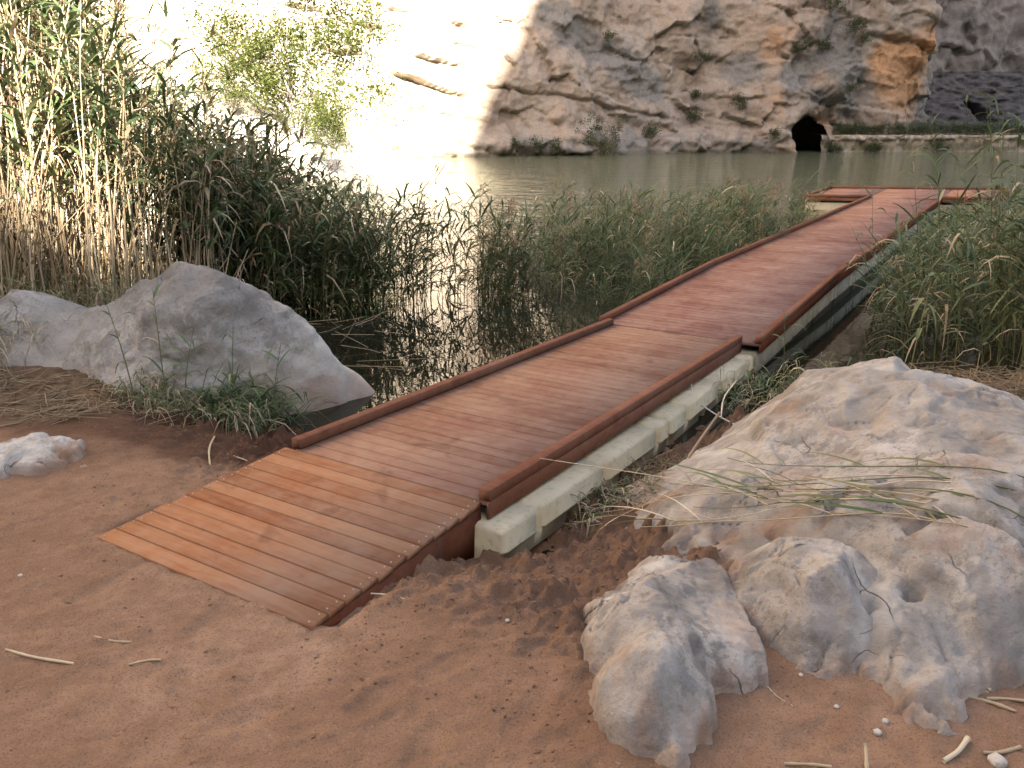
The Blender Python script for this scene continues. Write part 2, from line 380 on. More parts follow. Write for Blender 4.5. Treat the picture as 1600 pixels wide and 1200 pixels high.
wet = np.clip(wet * (.45 + .5 * wl_), 0, 1); wet = np.maximum(wet, .8 * sstep(-.9, -1.5, GX) * sstep(4.75, 5.25, GY + .25 * fbm(XYZ(GX, GY, 4), 2.2, 4).reshape(GX.shape) + .28 * (GX + 2.4)) * sstep(7.0, 6.4, GY))
sS = (GX - M0[0]) * U1[0] + (GY - M0[1]) * U1[1]; wS = (GX - M0[0]) * V1[0] + (GY - M0[1]) * V1[1]
moist = sstep(.0, .9, sS + .5 * fbm(XYZ(GX, GY, 9), 1.8, 4).reshape(GX.shape)) * sstep(.65, .85, wS) * (1 - sstep(1.7, 2.3, wS))
wet = np.clip(np.maximum(wet, moist * .42), 0, 1)
lit_n = fbm(XYZ(GX, GY, 5), 1.6, 4).reshape(GX.shape)
lit = sstep(-.1, .5, lit_n + sstep(-2.2, -3.4, GX) * sstep(4.9, 5.9, GY) * 1.4 + sstep(2.6, 3.6, GX) * sstep(5.2, 6.2, GY) * 1.6 - .9)
attr(me, 'wet', wet.ravel()); attr(me, 'litter', lit.ravel())
tag(obj('ground', me), 'reddish brown trampled soil of the lake bank', 'ground', kind='structure')

# ------------------------------------------------------------------ water
wx = np.linspace(-140, 140, 3); wy = np.linspace(4.0, 140, 3)
WX, WY = np.meshgrid(wx, wy, indexing='ij')
me = mesh_np('water', np.stack([WX, WY, 0 * WX], 2).reshape(-1, 3), [grid_faces(3, 3)], False, [M_WATER])
tag(obj('water', me), 'calm murky green lake water', 'water', kind='structure')

# ------------------------------------------------------------------ far cliff
PATH = np.array([(-95, -30), (-75, 0), (-60, 22), (-45, 38), (-25, 54), (-12, 60.2), (-2.5, 64.5), (8, 67.5), (20, 72), (27, 74), (35.2, 73.2), (38.5, 77), (41, 86), (43, 100)], float)
CLIFF = {}
LEDGES = ((-8.0, -3.9, 7.2, 6.4, 1.0), (-8.8, -6.6, 5.75, 5.3, .7), (-8.4, -4.4, 5.6, 4.5, 1.0), (-11.5, -9, 9.1, 8.6, .5), (-13.5, -10.2, 7.2, 6.8, .4), (-4.6, -3.4, 9.4, 9.1, .6), (-15, -12.8, 9.9, 9.5, .6), (-9.4, -5.0, 8.0, 7.2, .22), (-10.4, -6.8, 10.3, 9.7, .25), (-8.2, -3.4, 3.6, 2.7, .2), (-6.0, -2.6, 8.3, 7.6, .2), (-12.4, -8.6, 4.9, 4.2, .22), (-9.8, -7.9, 11.3, 11.0, .6))
def cliff_mesh():
    seg = np.hypot(*np.diff(PATH, axis=0).T); S = np.concatenate([[0], np.cumsum(seg)])
    s_all = spaced(0, np.interp(-22, PATH[:7, 0], S[:7]), S[-3] + 4, S[-1], .13, 1.06)
    s_all = s_all[(s_all >= 0) & (s_all <= S[-1])]
    zs = np.concatenate([np.arange(-1.5, 12.5, .13), 12.5 + np.cumsum(.13 * 1.045 ** np.arange(1, 75))])
    # smoothed path
    sm = np.linspace(-2, 2, 9); px = np.mean([np.interp(s_all + k, S, PATH[:, 0]) for k in sm], 0); py = np.mean([np.interp(s_all + k, S, PATH[:, 1]) for k in sm], 0)
    tx, ty = np.gradient(px, s_all), np.gradient(py, s_all); l = np.hypot(tx, ty); nx, ny = ty / l, -tx / l
    X0, Z = np.meshgrid(px, zs, indexing='ij'); Y0 = np.repeat(py[:, None], len(zs), 1)
    NX = np.repeat(nx[:, None], len(zs), 1); NY = np.repeat(ny[:, None], len(zs), 1)
    P = np.stack([X0.ravel(), Y0.ravel(), Z.ravel()], 1); sh = X0.shape
    F = lambda s, o, off=0, zs_=1.0, g=.5: fbm((P + off) * np.array([1, 1, zs_]), s, o, g).reshape(sh)
    off = -.10 * np.maximum(Z - 1, 0) + F(.045, 3, 0, .6) * 4.0 + F(.22, 4, 9) * .95 + F(.9, 4, 3, 1, .55) * .17 + ridged(P + 5, 1.9, 3).reshape(sh) * .045
    # block-like faces
    off += facets(X0 + .8 * F(.5, 2, 41), (Z + .16 * X0) * 1.25, 2.6, 5)[0] * .62 + facets(X0 + .5 * F(.9, 2, 47), Z * 1.3 + .2 * X0, .95, 6)[0] * .13
    off = off * (.35 + .65 * sstep(-3.5, 1.5, X0))
    # dipping strata: ledges with small overhangs
    q = Z + .165 * X0 + F(.16, 3, 21) * .9
    for per, amp, o_ in ((2.9, .26, 0.), (1.13, .07, .4)):
        fr = (q / per + o_) % 1.0
        amt = sstep(-.35, .35, F(.12, 2, 50 + per))
        off += (fr - .5) * amp * (.35 + amt) - sstep(.06, 0, np.minimum(fr, 1 - fr)) * amp * .45 * amt
    # the long dark crack under the pale face
    zc = np.interp(X0, [-2.5, 4.9, 8, 12.3, 14], [5.0, 4.15, 3.5, 2.85, 2.6]) + F(.5, 2, 33) * .25
    inn = sstep(-3, -1, X0) * (1 - sstep(12.5, 14, X0))
    off += inn * (-.42 * np.exp(-((Z - zc) / .11) ** 2) * (.4 + .6 * sstep(-.3, .3, F(.4, 2, 37))) + .20 * sstep(0, .25, Z - zc) * (1 - sstep(.3, 2.2, Z - zc)))
    # sunlit wall: short overhanging ledges
    for (xa, xb, za, zb, dep) in LEDGES:
        m = np.clip(1 - np.abs((X0 - (xa + .62 * (xb - xa))) / (xb - xa)) * 1.45, 0, 1) ** .6
        zl = za + (X0 - xa) / (xb - xa) * (zb - za) + F(.9, 2, 61) * .12
        off += m * (dep * .55 * sstep(0, .10, Z - zl) * (1 - sstep(.1, 1.5, Z - zl)) - .35 * np.exp(-((Z - zl + .12) / .18) ** 2))
    # grey buttress right of the middle, big overhang near the corner
    off += 1.3 * np.exp(-(((X0 - 27.2 + (Z - 5) * .12) / 2.4) ** 2)) * (1 - sstep(7.5, 11.5, Z)) * sstep(3.2, 4.6, Z + .25 * (X0 - 27))
    zo = np.interp(X0, [28.5, 30, 33.5, 36, 38], [9.6, 9.1, 8.5, 7.6, 7.3]) + F(.6, 2, 44) * .25
    off += sstep(28.6, 30.2, X0) * ((.55 - .35 * sstep(34, 36, X0)) * sstep(0, .35, Z - zo) - .35 * np.exp(-((Z - zo) / .25) ** 2))
    # rounded boulders along the waterline
    off += (1 - sstep(.7, 2.4, Z + .5 * F(.35, 2, 80))) * (1.0 + F(.45, 3, 88) * 1.1) * (1 - sstep(26, 27.5, X0))
    # tunnel
    a = (X0 - 24.15) / (2.25 + .12 * F(.9, 2, 12)); b_ = (Z - 1.2) / 1.8
    rr = np.sqrt(a * a + np.where(b_ > 0, b_ * b_, (b_ * .72) ** 2)) + .10 * F(1.1, 2, 15)
    hole = 1 - sstep(.86, .99, rr)
    rim = np.exp(-((rr - 1.3) / .28) ** 2) * (Z > .4)
    off += rim * .35
    smooth_off = F(.9, 3, 3) * .2 - 1.0
    off = off * (1 - hole) + hole * (smooth_off - 10.5)
    X = X0 + NX * off; Y = Y0 + NY * off
    # the tunnel bores straight back instead of along the normals
    base_o = (off - hole * (smooth_off - 10.5))
    X = np.where(hole > .01, X0 + NX * base_o + hole * 4.0, X); Y = np.where(hole > .01, Y0 + NY * base_o + hole * 8.0, Y)
    me = mesh_np('cliff', np.stack([X, Y, Z], 2).reshape(-1, 3), [grid_faces(*sh)], True, [M_CLIFF])
    CLIFF.update(x0=px, z=zs, X=X, Y=Y)
    e = lambda x, z, rx, rz, sl=0.: np.exp(-(((X0 - x - sl * (Z - z)) / rx) ** 2 + ((Z - z) / rz) ** 2))
    nz = F(.35, 4, 95) * .5
    grey = .95 * e(4.6, 9.4, 2.6, 1.9, -.4) + .9 * e(9.4, 6.6, 2.6, 2.3, -.9) + .6 * e(12, 5, 1.6, 1.1) + .95 * e(17, 10.6, .8, 1.8) + .85 * e(19, 6.4, 1.5, 1.6, .3) + .9 * e(23, 6.3, 1.6, 1.5, .5)
    grey += .95 * e(26.8, 7.6, 2.3, 3.6, -.25) + .55 * e(28.4, 4.3, 1.2, 2.2) + .8 * e(25.4, 4.2, 1.3, .9) + .6 * (1 - sstep(.8, 2.3, Z)) * sstep(-2, 0, X0) * (1 - sstep(20, 22, X0)) + .35 * e(34, 10.5, 3, 1.3) + .5 * e(11, 2.6, 3, .9)
    grey = grey + np.where(X0 > 36, .9, 0) + .25 * sstep(10, 18, Z)
    orange = .95 * e(31.2, 7.4, 1.8, 1.8) + .9 * e(33.2, 5.2, 2.6, 3.4) + .7 * e(35.2, 8.8, 1.6, 1.8) + .6 * e(21.4, 8.7, 1.6, 2.8, .2) + .45 * e(21, 3.6, 1.6, 1.7) + .55 * e(26, 2.2, 2.3, 1.9) + .35 * e(15, 7.5, 2.5, 4) + .4 * e(8, 9.8, 3, 1.6)
    attr(me, 'sun_pale', (sstep(-1.5, -5.5, X0 + nz) ).ravel())  # paler where the sun falls, so the wall looks brighter and bounces more
    # orange colour banded just below each ledge line
    led = 0 * X0
    for (xa, xb, za, zb, dep) in LEDGES:
        m = np.clip(1 - np.abs((X0 - (xa + .62 * (xb - xa))) / (xb - xa)) * 1.45, 0, 1); zl = za + (X0 - xa) / (xb - xa) * (zb - za) + F(.9, 2, 61) * .12
        led = np.maximum(led, m * min(1, dep * 1.4) * sstep(-.45, .1, F(.8, 2, 65)) * np.exp(-((Z - zl + .10 + .12 * m) / (.06 + .26 * m * (.6 + .5 * F(1.3, 2, 67)))) ** 2))
    orange = np.maximum(orange, led * .95)
    orange = orange * (Z < 30)
    me.attributes['sun_pale'].data.foreach_set('value', (sstep(-1.5, -5.5, X0 + nz) * (1 - led)).astype(np.float32).ravel())
    attr(me, 'grey', np.clip(grey + nz * .5, 0, 1.2).ravel()); attr(me, 'orange', np.clip(orange + nz * .35 - .02, 0, 1.2).ravel())
    attr(me, 'wetline', (sstep(.38, .12, Z + .12 * F(1.2, 2, 7)) * .75 ).clip(0, 1).ravel())
    return me
tag(obj('cliff', cliff_mesh()), 'tan and grey limestone cliff across the lake, half in sun, with a tunnel mouth', 'cliff', kind='structure')

def wall_mesh(name, a, b, h_fn, n_s, n_z, amp, material, back=-.08):
    a = np.array(a, float); b = np.array(b, float); s = np.linspace(0, 1, n_s); L = np.hypot(*(b - a))
    tvec = (b - a) / L; nrm = np.array([tvec[1], -tvec[0]])
    S_, T_ = np.meshgrid(s, np.linspace(0, 1, n_z), indexing='ij')
    x = a[0] + (b[0] - a[0]) * S_; y = a[1] + (b[1] - a[1]) * S_; H = h_fn(x, y); z = -1.5 + (H + 1.5) * T_
    P = np.stack([x.ravel(), y.ravel(), z.ravel()], 1)
    o = facets(x + .6 * fbm(P, .4, 2).reshape(x.shape), z * 1.2, 3.2, 8)[0] * amp * .22 + facets(x, z * .8 + .5 * fbm(P, .6, 2).reshape(x.shape), 1.2, 9)[0] * amp * .08 + fbm(P, .07, 4).reshape(x.shape) * amp + fbm(P, .5, 3).reshape(x.shape) * amp * .18 + back * z
    return mesh_np(name, np.stack([x + nrm[0] * o, y + nrm[1] * o, z], 2).reshape(-1, 3), [grid_faces(n_s, n_z)], True, [material])
tag(obj('gorge_wall', wall_mesh('gorge_wall', (38, 104), (120, 112), lambda x, y: 70 + 0 * x, 330, 260, 3.5, M_GORGE)), 'dark grey gorge wall receding behind the cliff corner', 'cliff', kind='structure')
# dark slope at the foot of the gorge wall, with a small hole
sx = np.linspace(40, 100, 240); sv = np.linspace(0, 1, 70); SX, SV = np.meshgrid(sx, sv, indexing='ij')
SZ = -.5 + 8.6 * SV; SY = 84 + 13 * SV ** .8 + fbm(np.stack([SX.ravel(), SZ.ravel() * 2.2, 0 * SX.ravel()], 1), .8, 4).reshape(SX.shape) * .7
hol = np.exp(-((((SX - 49.4) + (SZ - 3.4) * .5) / .75) ** 2 + ((SZ - 3.2) / 1.15) ** 2) ** 2); SY = SY + hol * 5
SY = np.where(SV > .97, SY + 8, SY)
tag(obj('scree_slope', mesh_np('scree_slope', np.stack([SX, SY, SZ], 2).reshape(-1, 3), [grid_faces(240, 70)], True, [M_SCREE])), 'dark grey rubble slope with a small hole at the foot of the gorge wall', 'slope', kind='structure')
# canyon wall behind the viewpoint: its unseen skyline is shaped to throw the shade over the bank and half the cliff
SKX = [-300, -60, 8, 12, 14.5, 15.8, 19.6, 21, 24, 26.6, 29.5, 32.4, 35.2, 40.7, 52.4, 75, 140, 300]; SKZ = [72, 70, 66, 66, 65, 58.9, 58.7, 65.5, 66.5, 68, 73, 82, 94.2, 105.4, 130, 148, 158, 160]
hy = -80
def sky_h(x, y): return np.interp(x, SKX, SKZ) + fbm(XYZ(x, 0 * x, 3), .35, 3).reshape(x.shape) * .9 + np.where((x > 15) & (x < 21), np.maximum(0, fbm(XYZ(x, 0 * x, 8), .6, 2).reshape(x.shape)) * 9, 0)  # notch and jagged teeth shaped to let dappled sun onto the left reeds
xs_ = np.unique(np.concatenate([np.linspace(-300, 8, 90), np.linspace(8, 60, 240), np.linspace(60, 300, 70)]))
XX, TT = np.meshgrid(xs_, np.linspace(0, 1, 60), indexing='ij'); ZZ = sky_h(XX, XX) * TT
PP = np.stack([XX.ravel(), 0 * XX.ravel(), ZZ.ravel()], 1)
YY = hy - 12 * (1 - TT) * 0 + (fbm(PP, .06, 4).reshape(XX.shape) * 2.5) * (1 - TT) - .02 * ZZ * (1 - TT)
tag(obj('canyon_wall', mesh_np('canyon_wall', np.stack([XX, YY, ZZ], 2).reshape(-1, 3), [grid_faces(len(xs_), 60)], True, [M_CLIFF])), 'tall limestone canyon wall behind the viewpoint', 'cliff', kind='structure')
# sunlit scree tongue on the left bank
tx_ = np.linspace(-34, -7.2, 110); tv_ = np.linspace(0, 1, 60); TX, TV = np.meshgrid(tx_, tv_, indexing='ij')
TH = np.interp(TX, [-34, -20, -12.6, -8.6, -7.2], [7.5, 5.4, 2.9, .55, -.5]); TZ = -.4 + (TH + .4) * TV
TY = 36 + 7 * TV + fbm(np.stack([TX.ravel(), TZ.ravel() * 1.5, 0 * TX.ravel()], 1), .5, 4).reshape(TX.shape) * .6
TZ = TZ + fbm(np.stack([TX.ravel(), TY.ravel(), 0 * TX.ravel()], 1), .9, 3).reshape(TX.shape) * .18
TY = np.where(TV > .985, TY + 14, TY)
tag(obj('talus_slope', mesh_np('talus_slope', np.stack([TX, TY, TZ], 2).reshape(-1, 3), [grid_faces(110, 60)], True, [M_TALUS])), 'pale sunlit talus slope behind the tall reeds', 'slope', kind='structure')

# stone retaining wall with a path ledge on the far shore
n = 420; ex = np.linspace(26.3, 52, n); prof = [(0.0, -1.0), (.0, 0), (.08, .3), (.1, .62), (.14, .95), (.0, 1.0), (-.05, 1.16), (.05, 1.33), (.6, 1.38), (4.5, 1.45)]
V = []; mo = []
for k, (dy, dz) in enumerate(prof):
    P = np.stack([ex * 1.0, np.full(n, dy * 3.), np.full(n, dz * 2.)], 1)
    nn = fbm(P, 1.3, 4) * .28 * (1 if 0 < k < 8 else .3)
    V.append(np.stack([ex, 71.6 + dy - nn + .02 * (ex - 26) + (.9 * np.exp(-((ex - 26.3) / .8) ** 2)), np.full(n, dz) + fbm(P + 9, 1.1, 3) * .07 * (k > 0)], 1))
    mo.append(np.clip(.55 * (k in (2, 3)) + .2 * (k == 1) + fbm(P + 3, .5, 3) * .6 * (k < 5), 0, 1))
V = np.stack(V, 1).reshape(-1, 3)
me = mesh_np('stone_wall', V, [grid_faces(n, len(prof))], True, [M_MASON]); attr(me, 'moss', np.stack(mo, 1).ravel())
tag(obj('stone_wall', me), 'low pale stone retaining wall along the far shore right of the tunnel', 'stone wall')

# ------------------------------------------------------------------ floating walkway
def box_np(x0, x1, y0, y1, z0, z1, ch=0.0):
    """box with chamfered long edges; long axis = the largest"""
    if ch <= 0:
        V = np.array([(x, y, z) for x in (x0, x1) for y in (y0, y1) for z in (z0, z1)], float)
        F = np.array([(0, 1, 3, 2), (4, 6, 7, 5), (0, 4, 5, 1), (2, 3, 7, 6), (0, 2, 6, 4), (1, 5, 7, 3)])
        return V, [F]
    d = np.array([x1 - x0, y1 - y0, z1 - z0]); ax = int(np.argmax(d)); o = [i for i in range(3) if i != ax]
    lo = np.array([x0, y0, z0], float); hi = np.array([x1, y1, z1], float); a0, a1 = lo[o[0]], hi[o[0]]; b0, b1 = lo[o[1]], hi[o[1]]
    pr = [(a0 + ch, b0), (a1 - ch, b0), (a1, b0 + ch), (a1, b1 - ch), (a1 - ch, b1), (a0 + ch, b1), (a0, b1 - ch), (a0, b0 + ch)]
    if ax == 1: pr = pr[::-1]
    V = np.zeros((16, 3)); 
    for e, v in enumerate((lo[ax], hi[ax])):
        for k, (p, q) in enumerate(pr): V[e * 8 + k, ax] = v; V[e * 8 + k, o[0]] = p; V[e * 8 + k, o[1]] = q
    Q = np.array([(k, (k + 1) % 8, 8 + (k + 1) % 8, 8 + k) for k in range(8)]); C = np.array([[7, 6, 5, 4, 3, 2, 1, 0], [8, 9, 10, 11, 12, 13, 14, 15]])
    return V, [Q, C]
def box(name, dims, material, parent, ch=.004):
    V, F = box_np(*dims, ch); return obj(name, mesh_np(name, V, F, False, [material]), None, parent)
def join_np(parts):
    Vs, Fs, n = [], {}, 0
    for V, F in parts:
        Vs.append(V)
        for f in F: Fs.setdefault(f.shape[1], []).append(f + n)
        n += len(V)
    return np.concatenate(Vs), [np.concatenate(v) for v in Fs.values()]
def planks(parent, x0, x1, L, pitch, material, thick=.028, gap=.008, y_from=0.0, name='plank'):
    V, F = box_np(x0, x1, -pitch / 2 + gap / 2, pitch / 2 - gap / 2, -thick, 0, .002)
    me = mesh_np(name, V, F, False, [material]); n = int(round(L / pitch))
    for k in range(n):
        o = obj(name, me, None, parent)
        o.location = (random.uniform(-.004, .004), y_from + (k + .5) * L / n, random.uniform(-.0018, .0012)); o.rotation_euler = (random.uniform(-.008, .008), random.uniform(-.0008, .0008), random.uniform(-.0012, .0012))
        o.scale = (1, L / n / pitch, 1)
    return n
def screws(parent, xs, ys):
    parts = []
    for x in xs:
        for y in ys:
            a = np.linspace(0, 2 * math.pi, 7)[:-1]; V = np.concatenate([np.stack([x + 0.0042 * np.cos(a), y + 0.0042 * np.sin(a), 0 * a - .004], 1), np.stack([x + 0.0042 * np.cos(a), y + 0.0042 * np.sin(a), 0 * a + .003], 1)])
            parts.append((V, [np.array([(k, (k + 1) % 6, 6 + (k + 1) % 6, 6 + k) for k in range(6)]), np.array([[6, 7, 8, 9, 10, 11]])]))
    V, F = join_np(parts); o = obj('screw_heads', mesh_np('screw_heads', V, F, False, [M_STEEL]), None, parent); o['kind'] = 'stuff'
def float_module(name, parent, y0, y1, hw, top, bot, material, chamfer, slots, cuts, sd_=.036):
    st = sorted(set([y0, y0 + .03, y1 - .03, y1] + [v + e for v in slots for e in (-.045, -.036, .036, .045)] + [v + e for v in cuts for e in (-.075, -.045, .045, .075)]))
    rows = []
    for y in st:
        end = .03 if (abs(y - y0) < 1e-6 or abs(y - y1) < 1e-6) else 0
        sl = sd_ if any(abs(y - v) < .038 for v in slots) else 0
        ct = .075 if any(abs(y - v) < .05 for v in cuts) else 0
        w = hw - end * .6; zt = top - end * .5; zb = bot + ct + end; zm = (top * .55 + bot * .45)
        half = [(w - chamfer - sl, zt - sl * .3), (w - sl, zt - chamfer * .8), (w - sl * .8, zm + .012), (w + .010 - sl, zm + .006), (w + .010 - sl, zm - .006), (w - .004, zm - .012), (w - .012, zb + .05), (w - .06, zb)]
        ring = half + [(-x, z) for x, z in half[::-1]]
        rows.append([(x, y, z) for x, z in ring])
    nR = len(rows[0]); V = np.array(rows).reshape(-1, 3); m = len(rows); F = []
    for i in range(m - 1):
        for k in range(nR): F.append((i * nR + k, i * nR + (k + 1) % nR, (i + 1) * nR + (k + 1) % nR, (i + 1) * nR + k))
    F = np.array(F)[:, ::-1]
    C = np.array([list(range(nR)), [(m - 1) * nR + k for k in range(nR)][::-1]])
    return obj(name, mesh_np(name, V, [F, C], False, [material]), None, parent)

def P3(s, z): return (M0[0] + U1[0] * s, M0[1] + U1[1] * s, z)
# ramp
RL, RW = 1.302, 1.5
rmp = empty('boarding_ramp', (M0[0] - V1[0] * .049, M0[1] - V1[1] * .049, .426), (math.atan2(.046, RL), 0, -PHI))
tag(rmp, 'orange brown hardwood ramp leading from the soil up to the walkway', 'ramp')
planks(rmp, -RW / 2, RW / 2, RL, RL / 12, M_RAMP, .03, .007, 0, 'board')
screws(rmp, (-RW / 2 + .03, RW / 2 - .03), [(k + .5) * RL / 12 + e for k in range(12) for e in (-.03, .03)])
for sx_ in (-1, 1):
    x0, x1 = sorted((sx_ * (RW / 2 - .004), sx_ * (RW / 2 - .036)))
    for ya, yb in ((.0, RL * .735), (RL * .735 + .002, RL - .004)):
        d0, d1 = .028 + .27 * ya / RL, .028 + .27 * yb / RL
        V = np.array([(x, y, z) for x in (x0, x1) for (y, z) in ((ya, -.0305), (yb, -.0305), (yb, -.03 - d1), (ya, -.03 - d0))]); Fq = np.array([(0, 1, 2, 3), (4, 7, 6, 5), (0, 4, 5, 1), (1, 5, 6, 2), (2, 6, 7, 3), (3, 7, 4, 0)])
        obj('side_board', mesh_np('side_board', V, [Fq], False, [M_DARKW]), None, rmp)
box('end_board', (-RW / 2 + .04, RW / 2 - .04, RL - .045, RL - .01, -.31, -.031), M_DARKW, rmp)

def deck_section(name, label, loc, slope, roll, heading, L, W, pitch, m_plank, curbs=True, first=0.0):
    e = empty(name, loc, (slope, roll, -heading)); tag(e, label, 'walkway', 'floating walkway sections')
    planks(e, -W / 2 + .024, W / 2 - .024, L, pitch, m_plank)
    for sd in (-1, 1):
        a, b = sorted((sd * W / 2, sd * (W / 2 - .068)))
        if curbs:
            nb = max(1, int(round(L / 4.4)))
            for k in range(nb):
                o = box('curb_beam', (a, b, L * k / nb + .001, L * (k + 1) / nb - .001, .0032, .068), M_CURB, e, .0025)
        a, b = sorted((sd * (W / 2 - .001), sd * (W / 2 - .018)))
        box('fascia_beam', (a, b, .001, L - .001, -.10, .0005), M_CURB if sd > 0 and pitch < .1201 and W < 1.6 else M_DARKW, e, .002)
    for yy in np.arange(.3, L, .9): box('joist', (-W / 2 + .03, W / 2 - .03, yy, yy + .06, -.098, -.031), M_DARKW, e, .0)
    return e
L1 = 4.70
s1 = deck_section('walkway_section', 'dusty brown walkway section next to the ramp, beige float along its edge', P3(1.306, .472), math.asin((.312 - .472) / 4.765), 0, PHI, L1, 1.5, .12, M_DECK)
for (ya, yb, dz0, dz1) in ((-.06, 2.38, .0, -.045), (2.40, L1 + .02, -.045, .0)):
    LM = yb - ya
    f_ = float_module('float', s1, 0, LM, .885, -.112, -.40, M_FLOAT, .028, [LM * .16, LM * .52, LM * .9], [LM * .33, LM * .40, LM * .72])
    f_.location = (0, ya, dz0); f_.rotation_euler = (math.atan2(dz1 - dz0, LM), 0, 0)
PH2 = R(32.04); U2 = np.array([math.sin(PH2), math.cos(PH2)]); V2 = np.array([math.cos(PH2), -math.sin(PH2)])
M3 = np.array(P3(1.302 + 4.715, 0)[:2]) + V1 * .038
W2 = 1.806
s2 = deck_section('walkway_section', 'reddish walkway section in the middle, starting where the low section ends', (M3[0], M3[1], .319), math.atan2(.12, 3.667), 0, PH2, 3.66, W2, .12, M_DECK2)
for k in range(3):
    a_ = k * 1.222; float_module('float', s2, a_ + .004, a_ + 1.214, W2 / 2 - .035, -.104, -.55, M_FLOAT2, .02, [a_ + .25, a_ + .96], [], .012)
M4 = M3 + U2 * 3.667
s3 = deck_section('walkway_section', 'longest reddish walkway section running out to the platform between the reeds', (M4[0], M4[1], .439), math.atan2(.021, 13.124), 0, PH2, 13.11, W2, .12, M_DECK2)
for k in range(10):
    a_ = k * 1.311; float_module('float', s3, a_ + .004, a_ + 1.303, W2 / 2 - .035, -.104, -.58, M_FLOAT2, .02, [a_ + .25, a_ + 1.05], [], .012)
M5 = M4 + U2 * 13.124
PT = R(31.0); TL, TR, TD = 2.65, 2.35, 3.7
th_ = empty('landing_platform', (M5[0], M5[1], .470), (0, R(-1.6), -PT)); tag(th_, 'wide reddish landing platform at the far end of the walkway on beige floats', 'platform')
for (xa, xb) in ((-TL, -W2 / 2 - .004), (-W2 / 2, W2 / 2), (W2 / 2 + .004, TR)): planks(th_, xa, xb, TD - .02, .123, M_DECK2, y_from=.02)
CW = .07
for dims in ((-TL, -TL + CW, .0, TD, .0022, CW), (TR - CW, TR, .0, TD, .0022, CW), (-TL + CW + .001, TR - CW - .001, TD - CW, TD, .0022, CW), (-TL + CW + .001, -W2 / 2 - .001, .0, CW, .0022, CW), (W2 / 2 + .001, TR - CW - .001, .0, CW, .0022, CW)):
    box('curb_beam', dims, M_CURB, th_, .005)
for dims in ((-TL + .001, -TL + .05, .052, TD - .052, -.10, -.0295), (TR - .05, TR - .001, .052, TD - .052, -.10, -.0295), (-TL + .001, TR - .001, TD - .05, TD - .001, -.10, -.0295), (-TL + .001, TR - .001, .001, .05, -.10, -.0295)):
    box('fascia_beam', dims, M_CURB, th_, .004)
for k, (xa, xb) in enumerate(((-TL + .04, -1.2), (-1.19, .1), (.11, 1.2), (1.21, TR - .04))):
    o = float_module('float', th_, .06, TD - .06, (xb - xa) / 2 - .004, -.15, -.62, M_FLOAT, .03, [], []); o.location = ((xa + xb) / 2, 0, 0)
for xx in (-2.2, -.9, .9, 1.9): box('joist', (xx, xx + .08, .055, TD - .055, -.149, -.031), M_DARKW, th_, 0)

# ------------------------------------------------------------------ boulders
import bmesh
def rbf_fn(ctrl):
    C = np.array(ctrl, float); xy = C[:, :2]; n = len(C)
    def k(r2): return np.where(r2 > 1e-12, r2 * np.log(r2 + 1e-12), 0) * .5
    D = ((xy[:, None] - xy[None]) ** 2).sum(2)
    A = np.zeros((n + 3, n + 3)); A[:n, :n] = k(D) + np.eye(n) * .004; A[:n, n:] = np.c_[np.ones(n), xy]; A[n:, :n] = A[:n, n:].T
    w = np.linalg.solve(A, np.concatenate([C[:, 2], [0, 0, 0]]))
    def f(x, y):
        sh = x.shape; q = np.stack([x.ravel(), y.ravel()], 1); out = np.zeros(len(q))
        for i in range(n): out += w[i] * k(((q - xy[i]) ** 2).sum(1))
        return (out + w[n] + w[n + 1] * q[:, 0] + w[n + 2] * q[:, 1]).reshape(sh)
    return f
def blocks(X, Y, xs, ys, f, size, seed, mixg=.8):
    """upper envelope of tilted, straight-sided blocks that follow the height function f: flat broken faces with crisp edges"""
    rs = np.random.RandomState(seed); gx_ = np.arange(xs[0] - size, xs[-1] + size, size); gy_ = np.arange(ys[0] - size, ys[-1] + size, size)
    SX, SY = np.meshgrid(gx_, gy_, indexing='ij'); SX = SX + rs.uniform(-.45, .45, SX.shape) * size; SY = SY + rs.uniform(-.45, .45, SY.shape) * size
    e = size * .25; H0 = f(SX, SY); HX_ = (f(SX + e, SY) - f(SX - e, SY)) / (2 * e); HY_ = (f(SX, SY + e) - f(SX, SY - e)) / (2 * e); Z = np.full(X.shape, -9.)
    for i in range(SX.shape[0]):
        for j in range(SX.shape[1]):
            a0, a1 = np.searchsorted(xs, [SX[i, j] - 2 * size, SX[i, j] + 2 * size]); b0, b1 = np.searchsorted(ys, [SY[i, j] - 2 * size, SY[i, j] + 2 * size])
            if a1 <= a0 or b1 <= b0: continue
            dx = X[a0:a1, b0:b1] - SX[i, j]; dy = Y[a0:a1, b0:b1] - SY[i, j]
            top = H0[i, j] + rs.uniform(-.07, .13) * size + (HX_[i, j] * mixg + rs.normal(0, .13)) * dx + (HY_[i, j] * mixg + rs.normal(0, .13)) * dy
            cut = np.zeros(dx.shape); az0 = rs.rand() * 6.28
            for k in range(6):
                az = az0 + k * 1.047 + rs.normal(0, .25); cut = np.minimum(cut, (size * rs.uniform(.35, .75) - (dx * math.cos(az) + dy * math.sin(az))) * rs.uniform(.9, 2.4))
            for k in range(3):
                az = rs.rand() * 6.28; cut = np.minimum(cut, (size * rs.uniform(.05, .4) - (dx * math.cos(az) + dy * math.sin(az))) * rs.uniform(.25, .6))
            Z[a0:a1, b0:b1] = np.maximum(Z[a0:a1, b0:b1], top + cut)
    return Z
HF = {}
